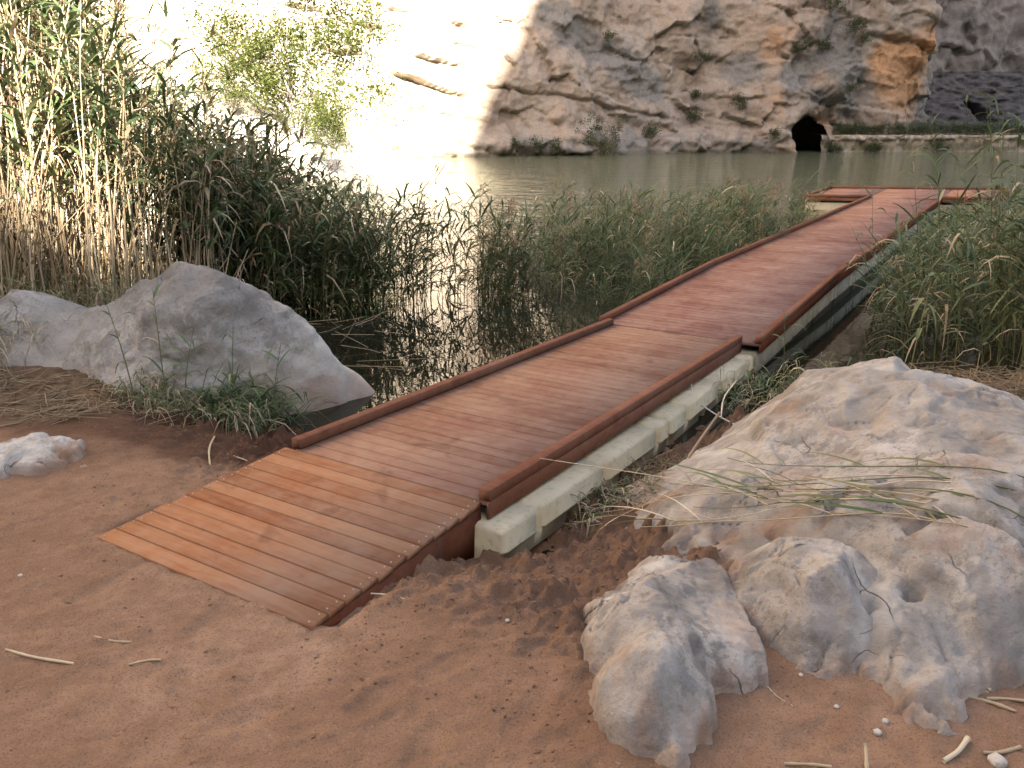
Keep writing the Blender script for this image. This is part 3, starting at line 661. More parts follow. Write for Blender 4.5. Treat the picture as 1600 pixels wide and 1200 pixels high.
def outcrop(name, label, ctrl, bounds, step, material, amp=1.0, feats=None, keep=.06, bs=1.0, sink=0.0, rdg=.018):
    f = rbf_fn(ctrl); x0, x1, y0, y1 = bounds
    xs = np.arange(x0, x1, step); ys = np.arange(y0, y1, step); X, Y = np.meshgrid(xs, ys, indexing='ij')
    h = f(X, Y); P = XYZ(X, Y, h)
    lift = np.clip((h - .36) / .3, .22, 1); sh = X.shape
    md = fbm(P + 3, 6.5, 4, .55).reshape(sh); fi = fbm(P + 1, 26, 3, .6).reshape(sh)
    wx_ = X + .13 * fbm(P + 5, 2.2, 3).reshape(sh); wy_ = Y + .13 * fbm(P + 15, 2.2, 3).reshape(sh)
    # karst flutes run down the slope towards the viewer, with sharp crests
    Q = np.stack([wx_.ravel() * 2.1 + wy_.ravel() * .5, wy_.ravel() * .85, 0 * X.ravel() + len(ctrl)], 1)
    fl = 1 - 2.2 * np.abs(pn(Q)).reshape(sh); fl2 = (1 - 2.2 * np.abs(pn(Q * 2.7 + 9))).reshape(sh); fl3 = (1 - 2.2 * np.abs(pn(Q * 6.5 + 4))).reshape(sh)
    # bedding ledges: quantised height with a broken lip
    hb = h + .05 * fbm(P + 8, 2.0, 3).reshape(sh); st_ = .105; qn = hb / st_; fr = qn - np.floor(qn); ledge = (np.floor(qn) + sstep(.62, .78, fr)) * st_ - hb
    f1, e1 = facets(wx_, wy_, .50, len(ctrl)); f2, e2 = facets(wx_, wy_, .19, len(ctrl) + 1)
    pits = np.maximum(fbm(P + 50, 5.0, 2).reshape(sh) - .46, 0)
    cr, sr = .85, .5; ua = (wx_ * cr + wy_ * sr); va = (-wx_ * sr + wy_ * cr)
    b1 = bowls(ua, va * .55, .42 * bs, len(ctrl) + 3); b2 = bowls(ua + .03 * md, va * .6, .16 * bs, len(ctrl) + 4); b3 = bowls(X + .02 * md, Y * .7 + .02 * fi, .055, len(ctrl) + 5)
    hb1 = blocks(wx_ * .25 + X * .75, wy_ * .25 + Y * .75, xs, ys, f, .62 * bs, len(ctrl) + 6); hb2 = blocks(wx_ * .3 + X * .7, wy_ * .3 + Y * .7, xs, ys, f, .25 * bs, len(ctrl) + 7)
    z = -sink * sstep(.25, .0, h - ground_z(X, Y, False)) + h * (1 - amp) + amp * (np.maximum(hb1, h - .10) * .66 + np.maximum(hb2, h - .06) * .34) + lift * (.02 * (b1 - .35) + rdg * (fl - .45) + rdg * .5 * (fl2 - .45) - .06 * pits) + (.008 * (b3 - .35) + .004 * md + .0028 * fi)
    rd = fl
    ck = fbm(P + 80, 1.1, 3).reshape(sh); crack = .6 * np.exp(-(ck / .008) ** 2) * sstep(-.1, .3, fbm(P + 90, .9, 2).reshape(sh)); z = z - .05 * crack * amp
    c1 = sstep(.02, .0, e1) * sstep(.1, .4, fbm(P + 71, 1.7, 2).reshape(sh)); z = z - .03 * amp * c1
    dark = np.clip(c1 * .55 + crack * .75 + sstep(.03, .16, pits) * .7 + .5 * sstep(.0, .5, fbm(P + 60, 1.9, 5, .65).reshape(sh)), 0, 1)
    soil = np.clip(sstep(.07, .0, z - ground_z(X, Y, False) - .005 + .03 * md) * .35 + .4 * sstep(.2, .6, fbm(P + 33, 2.4, 5, .65).reshape(sh)), 0, 1)
    pale = np.clip(sstep(.5, .9, b1 + .15 * md) * .5 + sstep(.55, .95, fl + .25 * md) * .2 + .2 * sstep(.15, .5, fbm(P + 29, 3.1, 4).reshape(sh)), 0, .8)
    if feats is not None: z, dark, soil = feats(X, Y, z, dark, soil)
    gz = ground_z(X, Y, False); dz_ = z - gz; z = z + (.05 * fbm(P + 37, 5.5, 3, .5).reshape(sh)) * sstep(.16, .0, dz_); dz_ = z - gz; z = np.where(dz_ > 0, z + .035 * (1 - np.exp(-np.maximum(dz_, 0) / .012)) * (1 - sstep(.05, .3, dz_)), z); HF[label] = (xs, ys, z); ok = z > gz - keep
    idx = -np.ones(X.shape, int)
    okq = ok[:-1, :-1] | ok[1:, :-1] | ok[1:, 1:] | ok[:-1, 1:]
    nv = X.shape[1]; i, j = np.nonzero(okq); a = i * nv + j; F = np.stack([a, a + nv, a + nv + 1, a + 1], 1)
    used = np.unique(F); remap = -np.ones(X.size, int); remap[used] = np.arange(len(used)); F = remap[F]
    V = np.stack([X, Y, np.maximum(z, gz - keep - .25)], 2).reshape(-1, 3)[used]
    me = mesh_np(name, V, [F], False, [material])
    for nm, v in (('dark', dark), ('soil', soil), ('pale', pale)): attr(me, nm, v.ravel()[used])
    o = obj(name, me); tag(o, label, 'boulder'); return o
BIG = [(2.10, 5.44, .70), (2.57, 5.33, .80), (2.80, 5.03, .84), (2.95, 4.59, .82), (3.1, 4.13, .80), (1.73, 5.49, .48), (1.36, 5.24, .36), (1.05, 4.92, .22), (1.18, 3.94, .60), (1.58, 4.15, .66), (1.96, 3.89, .84), (2.33, 3.68, .88), (1.49, 3.45, .70), (1.82, 3.25, .80), (2.13, 3.07, .80), (.90, 4.01, .43), (.75, 4.33, .26), (1.25, 3.58, .44), (1.54, 2.98, .64), (1.81, 2.92, .66), (2.17, 3.0, .60), (1.47, 2.69, .57), (1.68, 2.72, .55), (1.45, 2.48, .45), (1.77, 2.64, .45), (1.58, 2.5, .45), (1.95, 2.78, .46), (2.27, 3.02, .42), (1.36, 2.63, .41), (1.30, 3.35, .40), (1.14, 3.48, .37), (.83, 3.61, .33),
       (.45, 4.6, .05), (.9, 5.3, .0), (1.3, 5.65, 0.), (1.75, 5.95, .1), (2.3, 6.0, .25), (2.9, 5.85, .3), (3.5, 5.2, .35), (3.7, 4.4, .4), (3.6, 3.6, .5), (2.7, 3.2, .66), (2.6, 2.8, .38), (2.0, 2.5, .25), (1.6, 2.2, .25), (1.25, 2.2, .26), (1.15, 2.8, .3), (1.05, 3.1, .3), (.6, 3.9, .22)]
def big_feats(X, Y, z, dark, soil):
    # two weathered holes and a long diagonal crack
    for (hx, hy_, r, d) in ((1.62, 2.93, .038, .10), (1.44, 2.90, .040, .09), (1.53, 3.05, .05, .03), (1.98, 4.42, .13, .04)):
        wn_ = .035 * fbm(XYZ(X, Y, 3), 9, 3).reshape(X.shape); m = np.exp(-(((X - hx + wn_) / r) ** 2 + ((Y - hy_ - wn_) / (r * 1.1)) ** 2) ** 1.8); z = z - d * m; dark = np.maximum(dark, .75 * m)
    t_ = np.clip((X - 1.75) / .75, 0, 1); yl = 3.22 - .28 * t_ + .05 * np.sin(t_ * 9); m = np.exp(-((Y - yl) / .022) ** 2) * (X > 1.72) * (X < 2.6)
    z = z - .07 * m; dark = np.maximum(dark, .8 * m)
    t_ = np.clip((X - 1.2) / .7, 0, 1); yl = 3.52 + .05 * np.sin(t_ * 14); m = np.exp(-((Y - yl) / .03) ** 2) * (X > 1.25) * (X < 1.8); z = z - .06 * m; soil = np.maximum(soil, m * .9)
    # soil pocket between the two front rocks
    m = np.exp(-(((X - 1.33) / .13) ** 2 + ((Y - 3.62) / .09) ** 2) ** 2); soil = np.maximum(soil, m); z = z - .02 * m
    soil = np.maximum(soil, .8 * sstep(1.15, .8, X) * sstep(-.3, .5, fbm(XYZ(X, Y, 2), 3, 4).reshape(X.shape)))
    return z, dark, soil
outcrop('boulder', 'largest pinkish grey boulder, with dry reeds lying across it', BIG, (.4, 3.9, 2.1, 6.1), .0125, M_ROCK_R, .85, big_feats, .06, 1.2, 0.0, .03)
MID = [(1.20, 3.47, .48), (1.44, 3.38, .56), (1.56, 3.28, .55), (1.10, 3.22, .51), (1.10, 3.0, .56), (1.29, 2.98, .61), (1.40, 2.92, .57), (.97, 3.05, .36), (1.07, 2.90, .40), (1.09, 2.76, .38), (1.26, 2.69, .38), (1.39, 2.66, .38), (1.13, 2.84, .55), (1.29, 2.80, .55), (1.56, 3.1, .44), (1.0, 3.22, .36), (.9, 3.1, .2), (1.0, 2.78, .2), (1.1, 2.63, .2), (1.3, 2.55, .2), (1.5, 2.6, .2), (1.6, 2.85, .25), (1.7, 3.2, .3), (1.5, 3.55, .3), (1.2, 3.65, .25), (.98, 3.45, .25)]
outcrop('boulder', 'squarish tan rock leaning against the front of the largest boulder', MID, (.85, 1.75, 2.5, 3.75), .009, M_ROCK_R, 1.0, None, .06, .6, .04, .04)
FRONT = [(.63, 3.36, .46), (.48, 3.06, .54), (.51, 2.82, .66), (.65, 2.89, .50), (.39, 2.69, .50), (.50, 2.50, .66), (.35, 2.46, .46), (.54, 2.40, .56), (.65, 2.53, .47), (.76, 2.70, .46), (.30, 2.95, .43), (.25, 2.77, .39), (.34, 3.12, .40), (.255, 2.40, .39), (.42, 2.26, .39), (.64, 2.33, .39), (.74, 2.53, .39), (.86, 2.72, .41), (.80, 3.02, .41), (.80, 3.36, .45), (.80, 3.52, .46), (.49, 3.46, .39), (.42, 2.33, .52), (.15, 2.8, .25), (.15, 2.4, .25), (.22, 3.15, .25), (.4, 2.15, .12), (.68, 2.2, .15), (.84, 2.4, .25), (1.0, 2.7, .28), (.95, 3.0, .3), (1.0, 3.4, .30), (.6, 3.65, .28), (.85, 3.75, .32), (.35, 3.45, .25)]
outcrop('boulder', 'craggy pale rock standing alone in the soil in front of the others', FRONT, (.1, 1.05, 2.1, 3.65), .0085, M_ROCK_R, 1.0, None, .06, .5, .085, .075)
WHT = [(-3.21, 4.77, .50), (-2.98, 4.82, .55), (-2.86, 4.83, .50), (-2.76, 4.92, .42), (-2.92, 4.66, .46), (-3.05, 4.61, .43), (-3.32, 4.57, .50), (-3.57, 4.56, .42), (-2.72, 4.66, .40), (-3.09, 4.50, .39), (-2.6, 4.8, .25), (-2.9, 4.4, .25), (-3.3, 4.35, .25), (-3.8, 4.6, .25), (-3.4, 5.2, .25), (-2.9, 5.2, .25)]
M_ROCK_W = m_rock('limestone_whitish', [(.3, (.40, .35, .30)), (.5, (.50, .45, .39)), (.72, (.58, .53, .47))], (.42, .37, .31), (.30, .25, .20), 1.5)
def w_feats(X, Y, z, dark, soil): return z, dark * .25, np.clip(sstep(.05, .0, z - ground_z(X, Y, False)) * .9 + .8 * sstep(.25, .6, fbm(XYZ(X, Y, 2), 4, 4).reshape(X.shape)), 0, 1)
outcrop('boulder', 'small whitish rock half buried in the soil, farthest left', WHT, (-3.9, -2.5, 4.3, 5.3), .010, M_ROCK_W, 1.0, w_feats, .06, .45, .05)

def radial_boulder(name, label, centre, lobes, material, sub=6):
    bm = bmesh.new(); bmesh.ops.create_icosphere(bm, subdivisions=sub, radius=1); me = bpy.data.meshes.new(name); bm.to_mesh(me); bm.free()
    D = np.zeros(len(me.vertices) * 3, np.float32); me.vertices.foreach_get('co', D); D = D.reshape(-1, 3).astype(float); D /= np.linalg.norm(D, axis=1)[:, None]
    c = np.array(centre, float); rs = []
    for (lc, lr, yaw) in lobes:
        o = c - np.array(lc); ca, sa = math.cos(yaw), math.sin(yaw); Rm = np.array([[ca, sa, 0], [-sa, ca, 0], [0, 0, 1]])
        o2 = (Rm @ o) / lr; d2 = (D @ Rm.T) / lr; A = (d2 ** 2).sum(1); B = d2 @ o2; Cc = (o2 ** 2).sum() - 1
        disc = B * B - A * Cc; r = np.where(disc > 0, (-B + np.sqrt(np.maximum(disc, 0))) / A, 0); rs.append(np.maximum(r, 0.02))
    rs = np.array(rs); k = 13.0; r = np.log(np.exp(rs * k).sum(0)) / k
    P0 = c + D * r[:, None]; rg = np.random.RandomState(21)
    for _ in range(30):       # broken faces: shave the mass with tilted planes just under its surface
        i = rg.choice(np.nonzero(P0[:, 0] < -2.3)[0]); n_ = D[i] + rg.normal(0, .25, 3); n_ /= np.linalg.norm(n_); dist = (P0[i] - c) @ n_ * rg.uniform(.94, .995); dn = D @ n_
        w_ = sstep(1.0, .55, np.linalg.norm(P0 - P0[i], axis=1)) * (dn > .05); r = r + w_ * (np.minimum(r, dist / np.maximum(dn, .05)) - r)
    P = c + D * r[:, None]
    disp = .04 * fbm(P, 1.1, 3) + .035 * (ridged(P + 4, 1.5, 3) - .5) + .022 * fbm(P, 6, 4) + .014 * (ridged(P + 3, 8, 3) - .5) + .006 * fbm(P, 22, 3) - .03 * np.exp(-(fbm(P + 80, .9, 3) / .015) ** 2)
    q = fbm(P + 12, .9, 2) * 4; disp += .025 * (np.floor(q) + sstep(.2, .6, q - np.floor(q))) / 4 * 2
    P = P + D * disp[:, None]
    me.vertices.foreach_set('co', P.astype(np.float32).ravel()); me.polygons.foreach_set('use_smooth', np.ones(len(me.polygons), bool)); me.materials.append(material)
    bleach = fbm(P + 20, 1.3, 4)
    attr(me, 'pale', np.clip(sstep(.95, .25, P[:, 2] + .35 * bleach) * (.25 + .5 * sstep(-.2, .4, fbm(P + 9, 2.4, 4))), 0, .8))
    attr(me, 'soil', np.clip(sstep(.55, .1, P[:, 2] + .2 * fbm(P + 2, 3, 3)) * .7, 0, 1)); attr(me, 'dark', np.clip(.5 * sstep(.55, 1.1, P[:, 2] + .38 * fbm(P + 60, 1.6, 5, .6)) + .3 * sstep(.1, .5, fbm(P + 66, 3, 4)), 0, .85))
    me.update(); o = obj(name, me); tag(o, label, 'boulder'); return o
radial_boulder('boulder', 'large rounded grey boulder with two humps between the tall reeds and the ramp', (-3.05, 7.15, .25),
    [((-2.80, 7.15, .1), (.75, .68, 1.34), 0), ((-2.38, 7.2, .05), (.74, .52, .84), 0), ((-2.12, 7.3, -.1), (.60, .42, .70), R(-8)), ((-1.80, 7.42, -.32), (.52, .32, .62), R(-8)), ((-4.2, 7.5, .1), (.95, .8, .97), R(10)), ((-3.1, 6.75, .0), (.85, .5, .58), 0), ((-3.65, 7.2, .12), (.95, .66, .92), 0)], M_ROCK_L)

# ------------------------------------------------------------------ reeds
def reeds(name, bases, h, lean_dir, lean, n_leaf, leaf_len, r0, mats, dry_stem, leaf_t=(.25, 1.0), leaf_tint=(.15, .75), droop=(.5, 1.3), plume=0.0, dry_leaf=.1, leaf_w=.024, rs=None, wind=(1.0, 0.0), wind_amt=.35, stem_seg=6):
    """reed canes with strap leaves as arrays; returns a mesh with 'tint'; materials: stem, leaf, dry leaf"""
    rs = rs or RS; N = len(bases); bases = np.asarray(bases, float); K = stem_seg
    tt = np.linspace(0, 1, K); ld = np.stack([np.cos(lean_dir), np.sin(lean_dir)], 1)
    kink = rs.normal(0, .012, (N, K, 2)).cumsum(1) * h[:, None, None] * .5
    def stem_at(idx, t):
        b = bases[idx]; hh = h[idx]; l = lean[idx]
        xy = b[:, :2] + ld[idx] * (hh * l * (t * .35 + t * t * .65))[:, None]
        z = b[:, 2] + hh * t * (1 - .35 * l * l * t)
        f = t * (K - 1); i0 = np.clip(f.astype(int), 0, K - 2); fr = f - i0
        kk = kink[idx, i0] * (1 - fr)[:, None] + kink[idx, i0 + 1] * fr[:, None]
        return np.c_[xy + kk, z]
    Vs, F4, F3, tints, mi4, mi3 = [], [], [], [], [], []; base_i = 0
    idx = np.repeat(np.arange(N), K); t = np.tile(tt, N); C = stem_at(idx, t); rad = (r0[idx] * (1 - .62 * t))
    ang = np.array([0, 2.094, 4.189]); ring = np.stack([np.cos(ang), np.sin(ang), 0 * ang], 1)
    V = C[:, None, :] + ring[None] * rad[:, None, None]; Vs.append(V.reshape(-1, 3)); st = rs.rand(N) * .5 + dry_stem * .5
    tints.append(np.repeat(np.clip(st[idx] + .12 * rs.randn(N * K) * .5, 0, 1), 3))
    i = (np.arange(N)[:, None] * K + np.arange(K - 1)[None]).ravel() * 3
    for a in range(3):
        b = (a + 1) % 3; F4.append(np.stack([i + a, i + b, i + 3 + b, i + 3 + a], 1)); mi4.append(np.zeros(len(i), int))
    base_i = N * K * 3
    # leaves
    nl = np.maximum(0, rs.poisson(n_leaf)); li = np.repeat(np.arange(N), nl); M = len(li)
    if M:
        tl = leaf_t[0] + (leaf_t[1] - leaf_t[0]) * rs.rand(M) ** .8; root = stem_at(li, tl)
        az = rs.rand(M) * 2 * math.pi; o = np.stack([np.cos(az), np.sin(az)], 1) * (1 - wind_amt) + np.array(wind) * wind_amt * (1 + .5 * rs.randn(M))[:, None]; o /= np.linalg.norm(o, axis=1)[:, None] + 1e-6
        Ln = leaf_len * (.55 + .7 * rs.rand(M)) * (1.1 - .35 * tl); up0 = .5 + .6 * rs.rand(M); dr = droop[0] + (droop[1] - droop[0]) * rs.rand(M)
        isd = rs.rand(M) < dry_leaf + .35 * np.clip(.5 - tl, 0, 1); dr = np.where(isd, dr + .5, dr)
        sd = np.stack([-o[:, 1], o[:, 0], .35 * rs.randn(M)], 1)
        w = leaf_w * (.6 + .7 * rs.rand(M)) * np.clip(h[li] / 2.0, .5, 1.25)
        rows = np.array([0, .22, .5, .78, 1.0]); wd = np.array([.35, 1.0, .85, .5, 0.0])
        bendz = rs.randn(M) * .1
        for k, (r, ww) in enumerate(zip(rows, wd)):
            c = root.copy(); c[:, :2] += o * (Ln * (r * .85 - .12 * dr * r * r))[:, None]; c[:, :2] += np.stack([-o[:, 1], o[:, 0]], 1) * (bendz * Ln * r * r)[:, None]
            c[:, 2] += Ln * (up0 * r - dr * r * r * .9)
            if k < 4: Vs.append(np.stack([c - sd * (w * ww / 2)[:, None], c + sd * (w * ww / 2)[:, None]], 1).reshape(-1, 3))
            else: Vs.append(c)
        lt = np.where(isd, .3 + .6 * rs.rand(M), leaf_tint[0] + (leaf_tint[1] - leaf_tint[0]) * rs.rand(M) ** 1.3)
        for k in range(4): tints.append(np.repeat(lt, 2))
        tints.append(lt); mm = np.where(isd, 2, 1)
        for k in range(3):
            a = base_i + k * 2 * M + np.arange(M) * 2; F4.append(np.stack([a, a + 1, a + 2 * M + 1, a + 2 * M], 1)); mi4.append(mm)
        a = base_i + 6 * M + np.arange(M) * 2; F3.append(np.stack([a, a + 1, base_i + 8 * M + np.arange(M)], 1)); mi3.append(mm); base_i += 9 * M
    # seed plumes: bunches of fine drooping threads
    pi = np.nonzero(rs.rand(N) < plume)[0]
    if len(pi):
        pi = np.repeat(pi, 16); M = len(pi); tl = .94 + .07 * rs.rand(M); root = stem_at(pi, np.minimum(tl, 1.0)); root[:, 2] += (tl - .95) * 2.2
        az = rs.rand(M) * 6.283; o = np.stack([np.cos(az), np.sin(az)], 1) * .6 + np.array(wind) * .5; Ln = .11 + .14 * rs.rand(M)
        sd = np.stack([-o[:, 1], o[:, 0], 0 * az], 1); w = .010
        p1 = root + np.c_[o * (Ln * .55)[:, None], Ln * .5]; p2 = root + np.c_[o * Ln[:, None], Ln * .15]
        Vs.append(np.stack([root, p1 - sd * w, p1 + sd * w, p2], 1).reshape(-1, 3)); tints.append(np.repeat(.1 + .3 * rs.rand(M), 4))
        a = base_i + np.arange(M) * 4; F4.append(np.stack([a, a + 1, a + 3, a + 2], 1)); mi4.append(np.full(M, 2)); base_i += 4 * M
    faces = [np.concatenate(F4)] + ([np.concatenate(F3)] if F3 else [])
    me = mesh_np(name, np.concatenate(Vs), faces, False, mats, np.concatenate(mi4 + mi3))
    attr(me, 'tint', np.concatenate(tints)); return me
MATS_DRY = [M_CANE, M_LEAF, M_DRYLEAF]; MATS_GRN = [M_GSTEM, M_LEAF, M_DRYLEAF]
def scatter(n, fn, rs=RS):
    """rejection sampling: fn(x,y)->density 0..1 inside its bounds"""
    (x0, x1, y0, y1), den = fn; P = np.zeros((0, 2))
    while len(P) < n:
        q = np.c_[x0 + (x1 - x0) * rs.rand(n * 3), y0 + (y1 - y0) * rs.rand(n * 3)]; P = np.r_[P, q[rs.rand(n * 3) < den(q[:, 0], q[:, 1])]]
    return P[:n]
def base_of(P): 
    z = np.maximum(ground_z(P[:, 0], P[:, 1], False), -.35) - .03; return np.c_[P, z]
def dock_w(x, y):   # signed distance to the right of the walkway's centre line
    return (x - M3[0]) * V2[0] + (y - M3[1]) * V2[1]
def dock_s(x, y): return (x - M3[0]) * U2[0] + (y - M3[1]) * U2[1]
clump = lambda x, y, s, off: fbm(XYZ(x, y, off), s, 2)
# tall cane stand behind the two-humped boulder
P = scatter(1450, ((-10.5, -3.3, 8.4, 13.6), lambda x, y: np.where((y > 8.5 + .25 * np.clip(x + 4.2, 0, 2) * 2) & (x < -3.4 - .28 * (y - 9) * 0), .35 + .65 * (clump(x, y, 1.1, 3) > -.1), 0)))
hh = np.interp(P[:, 0], [-10.5, -6.2, -5.4, -4.4, -3.3], [6.0, 5.4, 3.9, 3.0, 2.4]) * (.62 + .45 * RS.rand(len(P)))
me = reeds('tall_reed_bed', base_of(P), hh, RS.normal(.2, .9, len(P)), np.abs(RS.normal(.10, .10, len(P))), 9, .66, .009 + .007 * RS.rand(len(P)), MATS_DRY, .70, (.55, 1.0), (.15, .8), (.3, 1.0), .22, .14, .034, wind=(.9, -.2), wind_amt=.35)
tag(obj('tall_reed_bed', me), 'tall stand of tan canes and grey green leaves behind the two-humped boulder', 'reeds', kind='stuff')
# dry, broken and leaning canes at its foot
P = scatter(520, ((-9.5, -3.2, 8.2, 10.5), lambda x, y: .3 + .7 * (clump(x, y, 1.4, 9) > 0)))
hh = np.interp(P[:, 0], [-9.5, -5.5, -3.2], [2.6, 2.2, 1.2]) * (.5 + .6 * RS.rand(len(P)))
me = reeds('dry_cane_thicket', base_of(P), hh, RS.normal(.4, 1.3, len(P)), np.abs(RS.normal(.28, .22, len(P))), 3, .35, .009 + .007 * RS.rand(len(P)), [M_CANE, M_LEAF, M_DRYLEAF], .75, (.2, 1), (.2, .9), (.6, 1.4), 0, .7, .026)
tag(obj('dry_cane_thicket', me), 'leaning dry broken canes at the foot of the tall reed stand', 'reeds', kind='stuff')
# leafy reeds standing in the water between the boulder and the walkway
LB = ([-4.6, -3, -1, .2, 1.6], [9.3, 10.0, 10.9, 11.6, 12.4])
P = scatter(820, ((-4.6, 1.6, 9.3, 14.0), lambda x, y: np.where((y > np.interp(x, *LB) + .35 * clump(x, y, 1.3, 4)) & (y < np.interp(x, *LB) + np.interp(x, [-3.4, -1.8, -.6, 1.6], [3.5, 1.5, .7, .6])), (.2 + .8 * (clump(x, y, .9, 14) > -.0)) * (dock_w(x, y) < -1.2) * np.interp(x, [-3, -1.5, 1], [1, .85, .4]), 0)))
hh = np.interp(P[:, 0], [-4.6, -3.2, -1.8, -.8, .2, 1.0], [2.7, 2.0, 1.7, 1.85, 1.35, 1.05]) * (.55 + .5 * RS.rand(len(P))) + .2
me = reeds('leafy_reed_bed', base_of(P), hh, RS.normal(.2, 1.0, len(P)), np.abs(RS.normal(.12, .12, len(P))), 11, .60, .0045 + .003 * RS.rand(len(P)), MATS_GRN, .45, (.25, 1.0), (.1, .72), (.3, 1.1), .12, .08, .030, wind=(.9, -.25), wind_amt=.35)
tag(obj('leafy_reed_bed', me), 'dense dark green reeds standing in the water beyond the boulder', 'reeds', kind='stuff')
# lower reeds along the left edge of the walkway
P = scatter(1250, ((-.5, 10.5, 11.3, 24.5), lambda x, y: np.where((dock_w(x, y) < -1.02) & (dock_w(x, y) > -4.6 - .6 * clump(x, y, .5, 2)) & (dock_s(x, y) < 11.2), .06 + .94 * (clump(x, y, .7, 24) > .0), 0)))
hh = np.interp(P[:, 1], [11, 13, 17, 24], [.85, 1.05, 1.1, .8]) * (.45 + .85 * RS.rand(len(P))) + .25
me = reeds('walkway_reed_bed', base_of(P), hh, RS.normal(.2, 1.2, len(P)), np.abs(RS.normal(.12, .12, len(P))), 9, .48, .004 + .003 * RS.rand(len(P)), MATS_GRN, .45, (.15, 1.0), (.2, .75), (.15, .9), .08, .07, .026, wind=(.9, -.2))
tag(obj('walkway_reed_bed', me), 'low green reeds in the water along the left edge of the walkway', 'reeds', kind='stuff')
# reeds right of the walkway
P = scatter(2100, ((2.8, 14.5, 8.3, 24), lambda x, y: np.where((dock_w(x, y) > np.interp(dock_s(x, y), [0, 3.5, 8, 11], [1.9, 1.55, 1.15, 1.1]) + .3 * clump(x, y, 1.2, 7)) & (dock_w(x, y) < 7.5) & (dock_s(x, y) > 1.2 - .25 * dock_w(x, y) + .5) & (y > np.interp(x, [3, 5, 8], [8.6, 8.3, 8.3])), .2 + .8 * (clump(x, y, .8, 44) > -.15), 0)))
wv = dock_w(P[:, 0], P[:, 1]); sv_ = dock_s(P[:, 0], P[:, 1])
hh = np.interp(wv, [1.1, 2.0, 3.5, 6], [.75, 1.15, 1.5, 1.9]) * np.interp(sv_, [3, 6, 11], [1, .8, .6]) * np.where((P[:, 1] < 12) & (P[:, 0] > 5.0), 1.35, 1.0) * (.62 + .5 * RS.rand(len(P))) + .25
me = reeds('bank_reed_bed', base_of(P), hh, RS.normal(2.6, .9, len(P)), np.abs(RS.normal(.16, .13, len(P))), 12, .60, .004 + .003 * RS.rand(len(P)), MATS_GRN, .4, (.15, 1.0), (.2, .8), (.25, 1.1), .05, .08, .030, wind=(-.8, -.3), wind_amt=.3)
tag(obj('bank_reed_bed', me), 'thick green reeds crowding the right edge of the walkway', 'reeds', kind='stuff')
# green strip on the far ledge
P = np.c_[RS.uniform(27.2, 44, 1500), RS.uniform(72.1, 73.6, 1500)]
me = reeds('ledge_grass', np.c_[P, np.full(len(P), 1.38)], .55 + .65 * RS.rand(len(P)) * (1 + .4 * clump(P[:, 0], P[:, 1], .6, 3)), RS.rand(len(P)) * 6.28, np.abs(RS.normal(.15, .12, len(P))), 7, .42, np.full(len(P), .007), MATS_GRN, .2, (.1, 1), (.0, .55), (.5, 1.2), 0, .03, .05)
tag(obj('ledge_grass', me), 'strip of dark green grass on top of the far stone wall', 'grass', kind='stuff')
# grass and weeds at the feet of the two-humped boulder
def tuft(name, label, n, fn, h0, mats, tint, dryl, lf=6, ll=.3, lw=.016, cat='grass', lean=.35):
    P = scatter(n, fn); me = reeds(name, base_of(P) + np.array([0, 0, .02]), h0 * (.5 + .7 * RS.rand(n)), RS.rand(n) * 6.28, np.abs(RS.normal(lean, .2, n)), lf, ll, .002 + .002 * RS.rand(n), mats, .5, (.05, 1), tint, (.5, 1.4), 0, dryl, lw, stem_seg=4)
    tag(obj(name, me), label, cat, kind='stuff')
ell = lambda cx, cy, rx, ry: ((cx - rx, cx + rx, cy - ry, cy + ry), lambda x, y: (((x - cx) / rx) ** 2 + ((y - cy) / ry) ** 2 < 1) * (.3 + .7 * (clump(x, y, 3, 5) > -.1)))
tuft('weeds', 'green and straw coloured grass tufts at the foot of the two-humped boulder', 130, ell(-2.5, 6.1, .65, .35), .26, MATS_GRN, (.3, .8), .3)
tuft('broadleaf_grass', 'broad dark green grass blades between the two-humped boulder and the walkway', 46, ell(-2.15, 6.3, .36, .24), .36, MATS_GRN, (.2, .55), .08, 8, .5, .03)
tuft('straw_weeds', 'yellowish green undergrowth between the tall reeds and the two-humped boulder', 650, ell(-5.0, 8.5, 1.7, .65), .55, [M_GSTEM, M_LEAF, M_DRYLEAF], (.45, .95), .45, 7, .32)
tuft('straw_grass', 'dry straw grass at the far left edge of the bank', 500, ell(-5.3, 7.0, 1.15, 1.1), .40, [M_CANE, M_LEAF, M_DRYLEAF], (.5, .95), .7, 6, .3)
tuft('waterside_grass', 'sparse grass in the dark water between the float and the largest boulder', 60, ell(2.35, 7.1, .5, .55), .42, MATS_GRN, (.3, .8), .25, 6, .32, .02)
tuft('float_grass', 'thin grass growing in the soil beside the beige float', 60, ell(.55, 4.72, .45, .28), .20, MATS_GRN, (.3, .85), .45, 5, .22)
